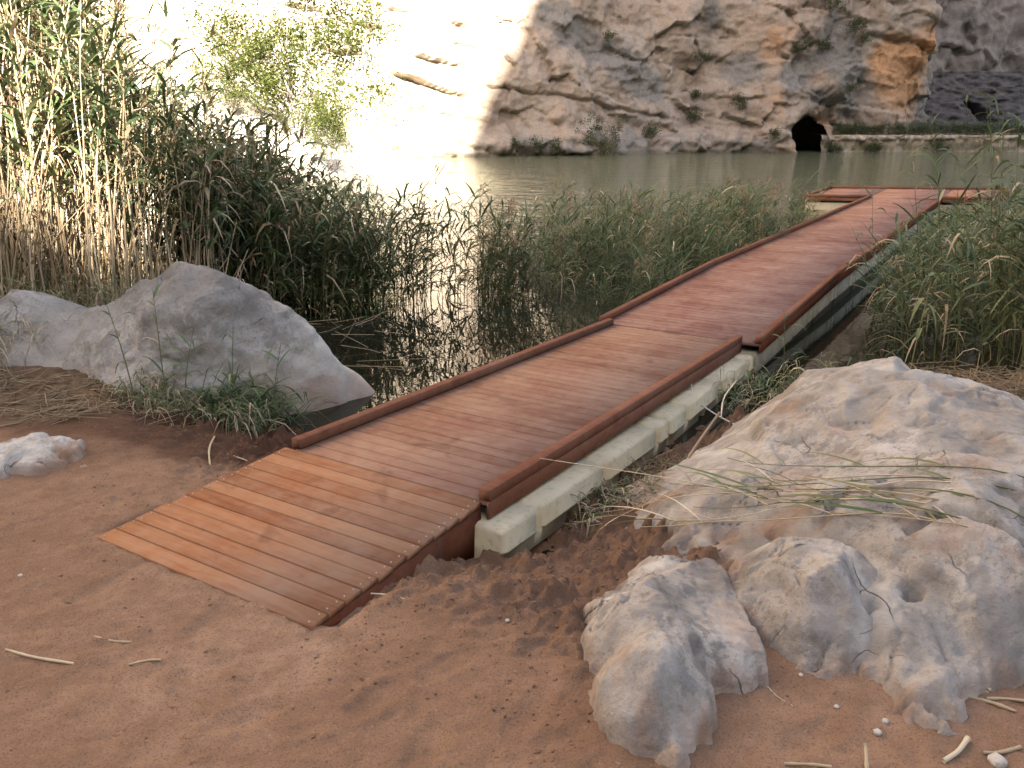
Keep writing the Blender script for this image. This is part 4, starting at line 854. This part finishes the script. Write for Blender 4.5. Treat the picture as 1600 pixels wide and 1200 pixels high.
# flattened dead reeds
def litter(name, label, n, fn, L, zoff, tint, dark=.0, r=.0035, tilt=.12):
    P = scatter(n, fn); z = np.maximum(ground_z(P[:, 0], P[:, 1]), 0) + zoff * RS.rand(n); a = RS.rand(n) * 6.28; l = L * (.4 + .9 * RS.rand(n)); e = RS.normal(0, tilt, n)
    c = np.c_[P, z]; d = np.c_[np.cos(a), np.sin(a), e]; s = np.c_[-np.sin(a), np.cos(a), 0 * a]; rr = (r * (.6 + .9 * RS.rand(n)))[:, None]; u = np.array([0, 0, 1.])
    mid = c + s * (l * RS.normal(0, .06, n))[:, None]; c0 = c - d * (l / 2)[:, None]; c1 = c + d * (l / 2)[:, None]
    V = np.stack([p + o_ for p in (c0, mid, c1) for o_ in (s * rr, u * rr, -s * rr)], 1).reshape(-1, 3); b = np.arange(n) * 9
    F = np.concatenate([np.stack([b + 3 * k + i, b + 3 * k + (i + 1) % 3, b + 3 * k + 3 + (i + 1) % 3, b + 3 * k + 3 + i], 1) for k in (0, 1) for i in range(3)])
    me = mesh_np(name, V, [F], False, [M_DRYLEAF]); attr(me, 'tint', np.repeat(np.clip(tint[0] + (tint[1] - tint[0]) * RS.rand(n), 0, 1), 9)); tag(obj(name, me), label, 'litter', kind='stuff')
litter('dead_reed_litter', 'flattened dead reeds matted on the bank below the two-humped boulder', 330, ell(-3.8, 6.0, 1.4, .6), .40, .04, (.05, .6))
litter('floating_reed_litter', 'dead reed stalks lying in the water left of the walkway', 60, ell(-2.3, 9.0, 1.5, 1.7), 1.1, .04, (.1, .7), r=.005)
litter('dry_root_mat', 'mat of reddish dry roots and straw between the float and the largest boulder', 900, ell(1.0, 5.15, .5, .45), .18, .08, (.0, .4), r=.003, tilt=.35)
litter('bank_litter', 'brown dead reed mat behind the largest boulder on the right', 900, ell(4.3, 6.9, 1.6, 1.1), .5, .12, (.0, .45), r=.004, tilt=.2)
litter('soil_straw', 'scattered straw on the soil beside the beige float', 160, ell(.55, 4.75, .55, .35), .25, .05, (.3, .9))

# ------------------------------------------------------------------ tubes
def tube_np(pts, radii, sides=6, cap=True):
    pts = np.asarray(pts, float); n = len(pts); T = np.gradient(pts, axis=0); T /= np.linalg.norm(T, axis=1)[:, None] + 1e-9
    ref = np.array([0, 0, 1.]) if abs(T[:, 2]).mean() < .8 else np.array([1., 0, 0])
    A = np.cross(T, ref); A /= np.linalg.norm(A, axis=1)[:, None] + 1e-9; B = np.cross(T, A)
    a = np.linspace(0, 2 * math.pi, sides + 1)[:-1]; radii = np.broadcast_to(radii, (n,))
    V = (pts[:, None] + (A[:, None] * np.cos(a)[None, :, None] + B[:, None] * np.sin(a)[None, :, None]) * radii[:, None, None]).reshape(-1, 3)
    F = np.array([(i * sides + k, i * sides + (k + 1) % sides, (i + 1) * sides + (k + 1) % sides, (i + 1) * sides + k) for i in range(n - 1) for k in range(sides)])
    Fs = [F]
    if cap: Fs.append(np.array([list(range(sides)), [(n - 1) * sides + k for k in range(sides)][::-1]]))
    return V, Fs
def spline(ctrl, n=14):
    c = np.asarray(ctrl, float); t = np.linspace(0, 1, len(c)); u = np.linspace(0, 1, n)
    P = np.vstack([2 * c[0] - c[1], c, 2 * c[-1] - c[-2]]); out = []
    for v in u:
        f = v * (len(c) - 1); i = min(int(f), len(c) - 2); x = f - i; p0, p1, p2, p3 = P[i:i + 4]
        out.append(.5 * (2 * p1 + (p2 - p0) * x + (2 * p0 - 5 * p1 + 4 * p2 - p3) * x * x + (3 * p1 - p0 - 3 * p2 + p3) * x ** 3))
    return np.array(out)
def add_tint(me, v): attr(me, 'tint', np.full(len(me.vertices), v) if np.isscalar(v) else v); return me
def leaf_cloud(name, centres, sig, n_each, size, mat_, rs, flat=.8):
    C = np.repeat(np.asarray(centres, float), n_each, 0); n = len(C); d = rs.normal(size=(n, 3)) * np.repeat(np.broadcast_to(sig, (len(centres), 3)), n_each, 0); c = C + d
    a = rs.normal(size=(n, 3)); a[:, 2] *= flat; a /= np.linalg.norm(a, axis=1)[:, None]; b = np.cross(a, rs.normal(size=(n, 3))); b /= np.linalg.norm(b, axis=1)[:, None] + 1e-9
    L = (size * (.5 + .8 * rs.rand(n)))[:, None]; w = L * .38
    V = np.stack([c - a * L * .5, c + b * w * .5, c + a * L * .5, c - b * w * .5], 1).reshape(-1, 3); F = np.arange(n * 4).reshape(-1, 4)
    me = mesh_np(name, V, [F], False, [mat_]); base = np.repeat(rs.rand(len(centres)) * .4, n_each) + .6 * rs.rand(n); attr(me, 'tint', np.repeat(base, 4)); return me
def woody(name, label, base, height, crown_c, crown_r, n_clump, n_each, sig, leaf, mat_, n_limb, r_trunk, seed, cat, group=None, upright=False, spread=1.0):
    rs = np.random.RandomState(seed); e = empty(name, base); tag(e, label, cat, group); b = np.array(base)
    u = rs.normal(size=(n_clump, 3)); u /= np.linalg.norm(u, axis=1)[:, None]; cc = np.array(crown_c) + u * (rs.rand(n_clump, 1) ** .4) * np.array(crown_r)
    cc[:, 2] = np.maximum(cc[:, 2], b[2] + .12 * height)
    parts = []; nl = min(n_limb, n_clump)
    top = b + (np.array(crown_c) - b) * .55
    for k in range(nl):
        tip = cc[k]; mid = (b * .45 + tip * .55) + rs.normal(size=3) * .06 * height; st = b + rs.normal(size=3) * np.array([.05, .05, 0]) * height * spread
        P = spline([st - np.array([0, 0, .1]), st * .7 + mid * .3 + np.array([0, 0, .08 * height]), mid, tip], 9); parts.append(tube_np(P - b, np.linspace(r_trunk, r_trunk * .15, 9) * (.6 + .6 * rs.rand()), 5))
    V, F = join_np(parts); obj('trunk', mesh_np('trunk', V, F, True, [M_BARK]), None, e)
    obj('crown', leaf_cloud('crown', cc - b, np.array(sig), n_each, leaf, mat_, rs), None, e)
    return e
woody('tree', 'broad sunlit yellow green tree with pale branches in front of the bright cliff', (-10.6, 43.2, 1.6), 8, (-10.9, 43, 6.4), (4.9, 2.2, 4.8), 130, 150, (.42, .42, .36), .22, M_TREE, 26, .09, 5, 'tree')
woody('broom_bush', 'feathery pale green bush on the sunlit slope below the tree', (-8.3, 39.5, .9), 3, (-8.3, 39.4, 2.3), (1.25, .9, 1.25), 46, 110, (.14, .14, .30), .13, M_TREE, 20, .03, 6, 'bush')
woody('sapling', 'thin sunlit sapling right of the broad tree', (-6.6, 43, .8), 4, (-6.3, 43, 3.0), (1.5, .8, 1.9), 26, 50, (.3, .3, .3), .16, M_TREE, 12, .035, 8, 'tree')
woody('slope_bush', 'low yellow green bush showing through the tall reeds', (-13.2, 41.5, 3.4), 2.5, (-13.2, 41.4, 4.6), (1.7, 1, 1.3), 36, 90, (.26, .26, .22), .17, M_TREE, 12, .03, 9, 'bush')
# shrubs rooted on the cliff
cx_ = CLIFF['x0']; cz_ = CLIFF['z']
def on_cliff(x, z):
    i = int(np.argmin(np.abs(cx_ - x))); j = int(np.argmin(np.abs(cz_ - z))); return np.array([CLIFF['X'][i, j], CLIFF['Y'][i, j], cz_[j]])
SHR = [(6.3, .3, 2.3, 2.2, 'widest dark shrub at the waterline in the middle of the cliff'), (11.7, 1.3, 1.0, .9, 'rounded shrub on the cliff foot right of the widest shrub'), (-.2, .5, .5, .7, 'leftmost small shrub at the shaded cliff foot'), (1.5, .4, .6, .75, 'second small shrub from the sunlit edge at the cliff foot'), (2.8, .4, .45, .7, 'small shrub just left of the widest shrub'),
       (18.5, 3.6, .8, .9, 'green bush on the cliff left of the tunnel, below a grey slab'), (15.7, 2.6, .75, .75, 'bush low on the cliff left of the bush by the grey slab'), (20.6, 1.2, .4, .5, 'small green plant on the rock just left of the tunnel'), (16.2, 7.4, .45, .4, 'tiny tuft high on the pale cliff face'), (25.8, 10.9, 1.0, 1.0, 'uppermost bush on the grey buttress above the tunnel'), (27.8, 9.4, 1.1, .7, 'spreading bush on the top right of the grey buttress'), (23.3, 8.0, .8, .6, 'bush on the left shoulder of the grey buttress'), (25.2, 8.1, .65, .55, 'small bush in the middle of the grey buttress'), (29.1, 8.6, .6, .6, 'olive bush beside the orange rock face'), (8.1, 8.7, .45, .45, 'tuft under the upper grey slab'), (15.9, 4.5, .4, .35, 'tiny tuft on the tan cliff below mid height'), (27.4, 4.6, .6, .8, 'bush in the cleft right of the tunnel arch')]
for k, (x, z, w, h, lab) in enumerate(SHR):
    p = on_cliff(x, z) + np.array([0, -.15, -.1]); woody('cliff_shrub', lab, tuple(p), h * 1.6, tuple(p + np.array([0, -.35, h * .75])), (w, .5, h * .7), max(8, int(16 * w)), 55, (.16, .14, .15), .15, M_SHRUB, 6, .018, 30 + k, 'shrub', 'shrubs on the cliff')
for k, (x, w, lab) in enumerate(((27.1, .8, 'mossy bush at the tunnel mouth on the far stone wall'), (30.3, .7, 'low bush in front of the far stone wall'), (36.0, .9, 'bush at the right part of the far stone wall'))):
    p = np.array([x, 71.45, .05]); woody('wall_shrub', lab, tuple(p), 1, tuple(p + np.array([0, 0, .4])), (w, .3, .35), 16, 55, (.14, .12, .13), .14, M_SHRUB, 5, .012, 70 + k, 'shrub', 'bushes along the far stone wall')
# reed clump in front of the widest shrub
P = np.c_[RS.uniform(5.2, 7.6, 160), RS.uniform(64.6, 65.4, 160)]
me = reeds('shore_reeds', np.c_[P, np.zeros(160) - .1], 1.0 + .8 * RS.rand(160), RS.rand(160) * 6.28, np.abs(RS.normal(.12, .1, 160)), 6, .5, np.full(160, .012), MATS_GRN, .6, (.2, 1), (.4, .95), (.4, 1.1), 0, .3, .05)
tag(obj('shore_reeds', me), 'straw coloured reed clump below the widest cliff shrub', 'reeds', kind='stuff')

# ------------------------------------------------------------------ single reeds near the viewer
def blade_np(root, o, L, up, dr, w, side_tilt=0.0, fold=None):
    rows = np.array([0, .15, .35, .55, .75, .9, 1.0]); wd = np.array([.4, .9, 1, .85, .55, .28, 0.02]); o = np.array([o[0], o[1], 0.]) / (math.hypot(*o) + 1e-9); sd = np.array([-o[1], o[0], side_tilt]); V = []
    for r, ww in zip(rows, wd):
        c = np.array(root) + o * L * (r * .9 - .12 * dr * r * r) + np.array([0, 0, 1]) * L * (up * r - dr * r * r)
        V += [c - sd * w * ww / 2, c + np.array([0, 0, -.12 * w]), c + sd * w * ww / 2]
    F = [(3 * k + a, 3 * k + a + 1, 3 * k + a + 4, 3 * k + a + 3) for k in range(len(rows) - 1) for a in (0, 1)]
    return np.array(V), [np.array(F)]
def single_reed(label, base, h, lean, n_leaf, L, w, seed, tint=(.3, .7), stem_t=.35, bent=False, group='single reeds near the bank'):
    rs = np.random.RandomState(seed); e = empty('reed_plant', base); tag(e, label, 'reed', group)
    d = np.array([math.cos(lean[0]), math.sin(lean[0])]) * lean[1] * h
    pts = [(0, 0, -.05), (d[0] * .25, d[1] * .25, h * .35), (d[0] * .6, d[1] * .6, h * .7), (d[0], d[1], h)]
    if bent: pts = pts[:3] + [(d[0] * .8, d[1] * .8, h * .96), (d[0] * 1.0 - .10, d[1] - .04, h * .98), (d[0] - .2, d[1] - .12, h * .72)]
    P = spline(pts, 14); V, F = tube_np(P, np.linspace(.0055, .002, 14), 6); obj('stem', add_tint(mesh_np('stem', V, F, True, [M_GSTEM]), stem_t), None, e)
    az = rs.rand() * 6.28
    for k in range(n_leaf):
        t_ = .28 + .7 * (k + rs.rand() * .6) / n_leaf; i = min(13, int(t_ * 13)); az += 2.6 + rs.normal(0, .5)
        V, F = blade_np(P[i], (math.cos(az), math.sin(az) * .8), L * (.6 + .6 * rs.rand()) * (1.1 - .35 * t_), .45 + .7 * rs.rand(), .35 + .9 * rs.rand(), w * (.7 + .5 * rs.rand()), rs.normal(0, .4))
        dry = rs.rand() < .12
        obj('leaf', add_tint(mesh_np('leaf', V, F, True, [M_DRYLEAF if dry else M_LEAF]), tint[0] + (tint[1] - tint[0]) * rs.rand()), None, e)
gz1 = lambda x, y: float(max(ground_z(np.array([x]), np.array([y]), False)[0], -.1))
for k, (x, y, h, ln, nl, L, w, lab) in enumerate([
    (-2.92, 6.02, .80, (2.6, .25), 7, .30, .020, 'thin green reed leaning left before the two-humped boulder'), (-2.72, 6.10, .95, (1.9, .12), 8, .30, .020, 'tallest thin green reed in front of the two-humped boulder'), (-2.58, 6.05, .72, (.6, .22), 7, .28, .020, 'thin reed leaning right in front of the two-humped boulder'),
    (-2.30, 6.35, .80, (1.2, .15), 7, .28, .022, 'green reed before the right end of the two-humped boulder'), (-2.06, 6.62, .72, (.8, .2), 7, .32, .024, 'reed nearest the water beside the two-humped boulder'),
    (2.78, 8.0, .75, (1.9, .15), 5, .35, .024, 'short reed poking up beside the step where the walkway sections meet'), (2.95, 7.55, .45, (.4, .4), 5, .3, .026, 'low bright green reed in the dark water beyond the largest boulder'),
    (4.55, 8.05, 2.3, (2.8, .10), 9, .55, .036, 'tall reed with long hanging leaves before the platform, beside the right reed bed'), (5.15, 8.3, 2.9, (2.2, .10), 10, .5, .034, 'tallest reed at the right edge of the picture'), (4.95, 7.6, 2.45, (2.0, .16), 9, .5, .034, 'second tall reed at the right edge, standing nearer'), (5.5, 9.2, 3.0, (2.6, .14), 10, .5, .034, 'tall reed at the right edge behind the others'), (5.3, 10.4, 2.7, (3.0, .2), 9, .55, .036, 'tall reed bending left in front of the platform'),
    (6.6, 15.0, 1.7, (2.6, .12), 8, .45, .03, 'dark thin reed standing up against the walkway planks')]):
    single_reed(lab, (x, y, gz1(x, y)), h, ln, nl, L, w, 100 + k)
for k, (x, y, h, a) in enumerate([(4.75, 8.6, 2.5, 2.4), (5.3, 8.8, 2.8, 2.0), (5.6, 8.5, 2.9, 2.6), (5.05, 9.4, 2.6, 2.9), (5.9, 9.6, 3.0, 2.3), (6.2, 10.2, 2.9, 2.7), (5.7, 10.6, 2.7, 2.2), (6.6, 11.2, 3.0, 2.5)]):
    single_reed('tall thin green reed in the clump at the right edge', (x, y, gz1(x, y)), h, (a, .10 + .02 * k), 10, .46, .024, 160 + k, (.3, .65), group='tall reeds at the right edge')
single_reed('bent reed with a broken hanging top in the middle of the right reed bed', (3.9, 7.7, .0), 1.05, (.4, .12), 3, .5, .05, 140, (.55, .75), .8, True)

# ------------------------------------------------------------------ reeds fallen across the largest boulder
HX, HY, HZ = HF['largest pinkish grey boulder, with dry reeds lying across it']
HM = HF['squarish tan rock leaning against the front of the largest boulder']
def hf_at(H, x, y):
    i = int(np.clip(round((x - H[0][0]) / (H[0][1] - H[0][0])), 1, len(H[0]) - 2)); j = int(np.clip(round((y - H[1][0]) / (H[1][1] - H[1][0])), 1, len(H[1]) - 2)); return float(H[2][i - 1:i + 2, j - 1:j + 2].max())
def rock_z(x, y):
    z = float(ground_z(np.array([x]), np.array([y]), False)[0])
    for H in ((HX, HY, HZ), HM):
        if H[0][0] <= x <= H[0][-1] and H[1][0] <= y <= H[1][-1]: z = max(z, hf_at(H, x, y))
    return z
FALL = [([(2.5, 2.95), (1.64, 3.42), (1.02, 3.95), (.16, 4.42)], .02, .0050, .85, 'longest tan reed stalk lying over the largest boulder, its tip on the beige float'),
        ([(2.55, 2.9), (1.9, 3.3), (1.3, 3.75), (.8, 4.2), (.45, 4.4)], .03, .0040, .8, 'pale stalk lying just below the longest reed on the largest boulder'),
        ([(2.4, 3.25), (1.8, 3.5), (1.3, 3.85), (.9, 4.3)], .02, .0034, .4, 'thin green stalk between the upper reeds on the largest boulder'),
        ([(2.6, 3.0), (2.2, 3.15), (1.75, 3.42), (1.4, 3.7)], .025, .0048, .55, 'thick yellowish green stalk at the right end of the reed bundle'),
        ([(2.5, 2.85), (2.0, 3.05), (1.6, 3.35), (1.15, 3.85)], .015, .0032, .65, 'thin straw stalk lying lowest in the reed bundle on the boulder'),
        ([(2.45, 3.15), (1.7, 3.6), (1.1, 4.05), (.55, 4.55)], .02, .0040, .7, 'upper tan reed stalk across the largest boulder, just behind the longest one'),
        ([(2.5, 3.3), (1.95, 3.55), (1.5, 3.95), (1.25, 4.4)], .015, .0038, .5, 'greenish reed stalk lying highest on the largest boulder'),
        ([(2.5, 2.75), (1.75, 3.25), (1.2, 3.65), (.7, 4.0)], .02, .0040, .75, 'lower straw reed stalk across the front slope of the largest boulder'),
        ([(2.35, 2.85), (1.85, 3.2), (1.45, 3.6), (.95, 3.9)], .02, .0036, .45, 'short green reed stalk in the bundle on the largest boulder'),
        ([(2.55, 3.05), (2.05, 3.35), (1.55, 3.55), (1.05, 3.75), (.62, 4.25)], .03, .0038, .9, 'bowed pale reed stalk in the bundle on the largest boulder')]
for k, (xy, zo, r, tn, lab) in enumerate(FALL):
    rs = np.random.RandomState(200 + k); xyc = spline([(a, b, 0) for a, b in xy], 22); z = np.array([rock_z(a, b) for a, b, _ in xyc]) + zo
    for _ in range(6): z = np.maximum(np.r_[z[0], (z[:-2] + 2 * z[1:-1] + z[2:]) / 4, z[-1]], z * 0 + z)
    z = np.convolve(np.r_[z[:1].repeat(3), z, z[-1:].repeat(3)], np.ones(7) / 7, 'valid') + .004
    if k == 0: z = np.maximum(z, np.linspace(.72, .58, 22))
    P = np.c_[xyc[:, :2], z]; b = P[0].copy(); e = empty('fallen_reed', tuple(b)); tag(e, lab, 'reed stalk', 'reeds fallen across the largest boulder')
    V, F = tube_np(P - b, np.linspace(r, r * .45, 22), 6); obj('stem', add_tint(mesh_np('stem', V, F, True, [M_CANE if tn > .6 else M_GSTEM]), tn), None, e)
    for q in range(6):
        i = rs.randint(2, 20); dirn = P[min(i + 2, 21)] - P[i]; a = math.atan2(dirn[1], dirn[0]) + rs.normal(0, .45)
        V, F = blade_np(P[i] - b, (math.cos(a), math.sin(a)), .25 + .35 * rs.rand(), .06 + .16 * rs.rand(), .10 + .22 * rs.rand(), .008 + .006 * rs.rand(), rs.normal(0, .5)); dry = rs.rand() < .35
        obj('leaf', add_tint(mesh_np('leaf', V, F, True, [M_DRYLEAF if dry else M_LEAF]), (.6 + .4 * rs.rand()) if dry else (.5 + .35 * rs.rand())), None, e)

# ------------------------------------------------------------------ loose stalks and bits on the soil
def gzd(x, y): return float(ground_z(np.array([x]), np.array([y]))[0])
TW = [((-2.05, 2.83), (-1.72, 2.73), .006, 'long pale reed stalk on the bare soil, farthest left'), ((-1.75, 2.94), (-1.57, 2.90), .0045, 'short straw on the soil, upper of the two before the ramp'), ((-1.51, 2.74), (-1.39, 2.76), .0045, 'short straw on the soil, lower of the two before the ramp'), ((-.64, 3.25), (-.48, 3.20), .0035, 'thin straw leaning on the ramp side near its front corner'), ((.91, 2.22), (1.06, 2.20), .006, 'broken cane lying flat at the bottom edge of the soil'), ((1.17, 2.18), (1.185, 2.25), .006, 'short upright cane stub at the bottom edge'), ((1.44, 2.22), (1.58, 2.33), .0085, 'thick broken cane piece in front of the right rocks'), ((1.60, 2.27), (1.74, 2.29), .007, 'cane piece touching the thick broken one'), ((1.69, 2.56), (1.83, 2.47), .007, 'split cane lying by the foot of the largest boulder'), ((1.76, 2.54), (1.90, 2.52), .006, 'thin cane crossing the split one'), ((1.78, 2.57), (1.84, 2.62), .008, 'cane stub behind the split one'), ((.97, 2.62), (1.03, 2.50), .0025, 'thin twig on the soil between the front rocks'), ((-2.15, 5.55), (-1.98, 4.95), .007, 'pale reed stalk sloping down the dark mud towards the ramp'), ((-1.95, 5.18), (-1.45, 5.0), .004, 'thin straw on the mud pointing at the ramp corner'), ((1.0, 4.75), (1.52, 5.65), .010, 'peeled brown stick leaning over the root mat towards the water'), ((1.52, 5.6), (1.75, 6.1), .006, 'thin dead stalk rising from the end of the peeled stick')]
for k, (a, b, r, lab) in enumerate(TW):
    rs = np.random.RandomState(300 + k); a = np.array(a); b = np.array(b); za = max(gzd(*a), .0) + r * .8; zb = max(gzd(*b), .0) + r * .8
    if k == 5: zb += .05
    if k == 14: za += .06; zb = .42
    if k == 15: za = .40; zb = .52
    if k == 3: za += .06
    m = (a + b) / 2 + rs.normal(0, .02, 2) * np.linalg.norm(b - a) * 2; zm = max((za + zb) / 2, gzd(*m) + r * .8)
    P = spline([(*a, za), (*m, zm), (*b, zb)], 8); V, F = tube_np(P, r * (1 + .12 * rs.randn(8)), 7); V = V - P[0]
    o = obj('reed_fragment', add_tint(mesh_np('reed_fragment', V, F, True, [M_CANE]), .45 + .5 * rs.rand() if k not in (14,) else .25)); o.location = P[0]; tag(o, lab, 'stalk')
PEB = [(1.28, 2.36, .016, 'white pebble left of the broken canes'), (1.335, 2.42, .013, 'small grey pebble behind the white one'), (1.12, 2.68, .010, 'small pebble between the front rocks'), (1.19, 2.50, .011, 'small pale pebble near the middle rock'), (1.90, 2.72, .028, 'tan stone chip at the right edge of the soil'), (-2.33, 3.42, .012, 'tiny white pebble left of the ramp'), (.38, 2.14, .011, 'pebble under the craggy pale rock'), (-.02, 3.05, .010, 'tiny white pebble on the soil right of the ramp'), (1.62, 2.22, .030, 'flat tan stone beside the thick broken cane')]
for k, (x, y, r, lab) in enumerate(PEB):
    bm = bmesh.new(); bmesh.ops.create_icosphere(bm, subdivisions=2, radius=1); me = bpy.data.meshes.new('pebble'); bm.to_mesh(me); bm.free()
    for v in me.vertices: n_ = 1 + .35 * pn(np.array([[v.co.x * 1.3 + k * 5, v.co.y * 1.3, v.co.z * 1.3]]))[0]; v.co = v.co * r * n_; v.co.z *= .6
    me.polygons.foreach_set('use_smooth', np.ones(len(me.polygons), bool)); o = obj('pebble', me, M_ROCK_W); o.location = (x, y, gzd(x, y) + r * .25); tag(o, lab, 'pebble')
# soil clods, thousands of crumbs
def clods(name, label, n, fn, rmin, rmax, mat_):
    P = scatter(n, fn); r = rmin + (rmax - rmin) * RS.rand(n) ** 3.0; z = ground_z(P[:, 0], P[:, 1]) - r * .05
    ph = (1 + 5 ** .5) / 2; I = np.array([(-1, ph, 0), (1, ph, 0), (-1, -ph, 0), (1, -ph, 0), (0, -1, ph), (0, 1, ph), (0, -1, -ph), (0, 1, -ph), (ph, 0, -1), (ph, 0, 1), (-ph, 0, -1), (-ph, 0, 1)]) / 1.9
    IF = np.array([(0, 11, 5), (0, 5, 1), (0, 1, 7), (0, 7, 10), (0, 10, 11), (1, 5, 9), (5, 11, 4), (11, 10, 2), (10, 7, 6), (7, 1, 8), (3, 9, 4), (3, 4, 2), (3, 2, 6), (3, 6, 8), (3, 8, 9), (4, 9, 5), (2, 4, 11), (6, 2, 10), (8, 6, 7), (9, 8, 1)])
    V = (I[None] * (1 + .38 * RS.randn(n, 12, 1)) * r[:, None, None] * np.array([1, 1, .75])) + np.c_[P, z][:, None]; F = (IF[None] + (np.arange(n) * 12)[:, None, None]).reshape(-1, 3)
    me = mesh_np(name, V.reshape(-1, 3), [F], False, [mat_]); tag(obj(name, me), label, 'soil', kind='stuff')
    return me
def soil_den(x, y):
    d = shore_d(x, y); s = (x - M0[0]) * U1[0] + (y - M0[1]) * U1[1]; w = (x - M0[0]) * V1[0] + (y - M0[1]) * V1[1]
    base = .05 + .2 * (clump(x, y, 2.2, 8) > .15)
    base = np.where((w > .7) & (s > -.2) & (w < 2.0), np.maximum(base, .9 * (clump(x, y, 1.8, 2) > -.25)), base); base = np.where((w < -.8) & (d < 2.2), np.maximum(base, .9 * (clump(x, y, 1.6, 6) > -.2)), base)
    return base * ((np.abs(w + .05) > .79) | (s < -.02)) * (d > .1)
me = clods('soil_crumbs', 'loose crumbs of reddish soil scattered on the bank', 6000, ((-3.6, 2.2, 2.05, 6.0), soil_den), .0012, .0085, M_SOIL)
# rope between the float and the largest boulder
P = spline([(1.50, 6.86, .40), (1.56, 6.80, .27), (1.58, 6.74, .17), (1.70, 6.45, .12), (1.84, 6.10, .14), (1.93, 5.86, .28), (1.99, 5.72, .40)], 40)
rope = empty('mooring_rope', tuple(P[0])); tag(rope, 'white rope tied from the beige float to the largest boulder', 'rope')
V, F = tube_np(P - P[0], .0065, 7); obj('strand', mesh_np('strand', V, F, True, [M_ROPE]), None, rope)
for i in (14, 36):
    a = np.linspace(0, 4 * math.pi, 30); kp = np.stack([.018 * np.cos(a), .012 * np.sin(a * 1.5), .016 * np.sin(a)], 1) + P[i] - P[0]; V, F = tube_np(kp, .0065, 6); obj('knot', mesh_np('knot', V, F, True, [M_ROPE]), None, rope)
# concrete block under the float beside the ramp
V, F = box_np(-.14, .14, -.09, .09, -.12, .12, .02); me = mesh_np('concrete_block', V, F, False, [M_CONC]); o = obj('concrete_block', me)
q_ = M0 + U1 * 1.40 + V1 * .66; o.location = (q_[0], q_[1], gz1(*q_) + .06); o.rotation_euler = (.05, .03, -PHI + .2); tag(o, 'grey concrete block propping the end of the beige float by the ramp', 'block')
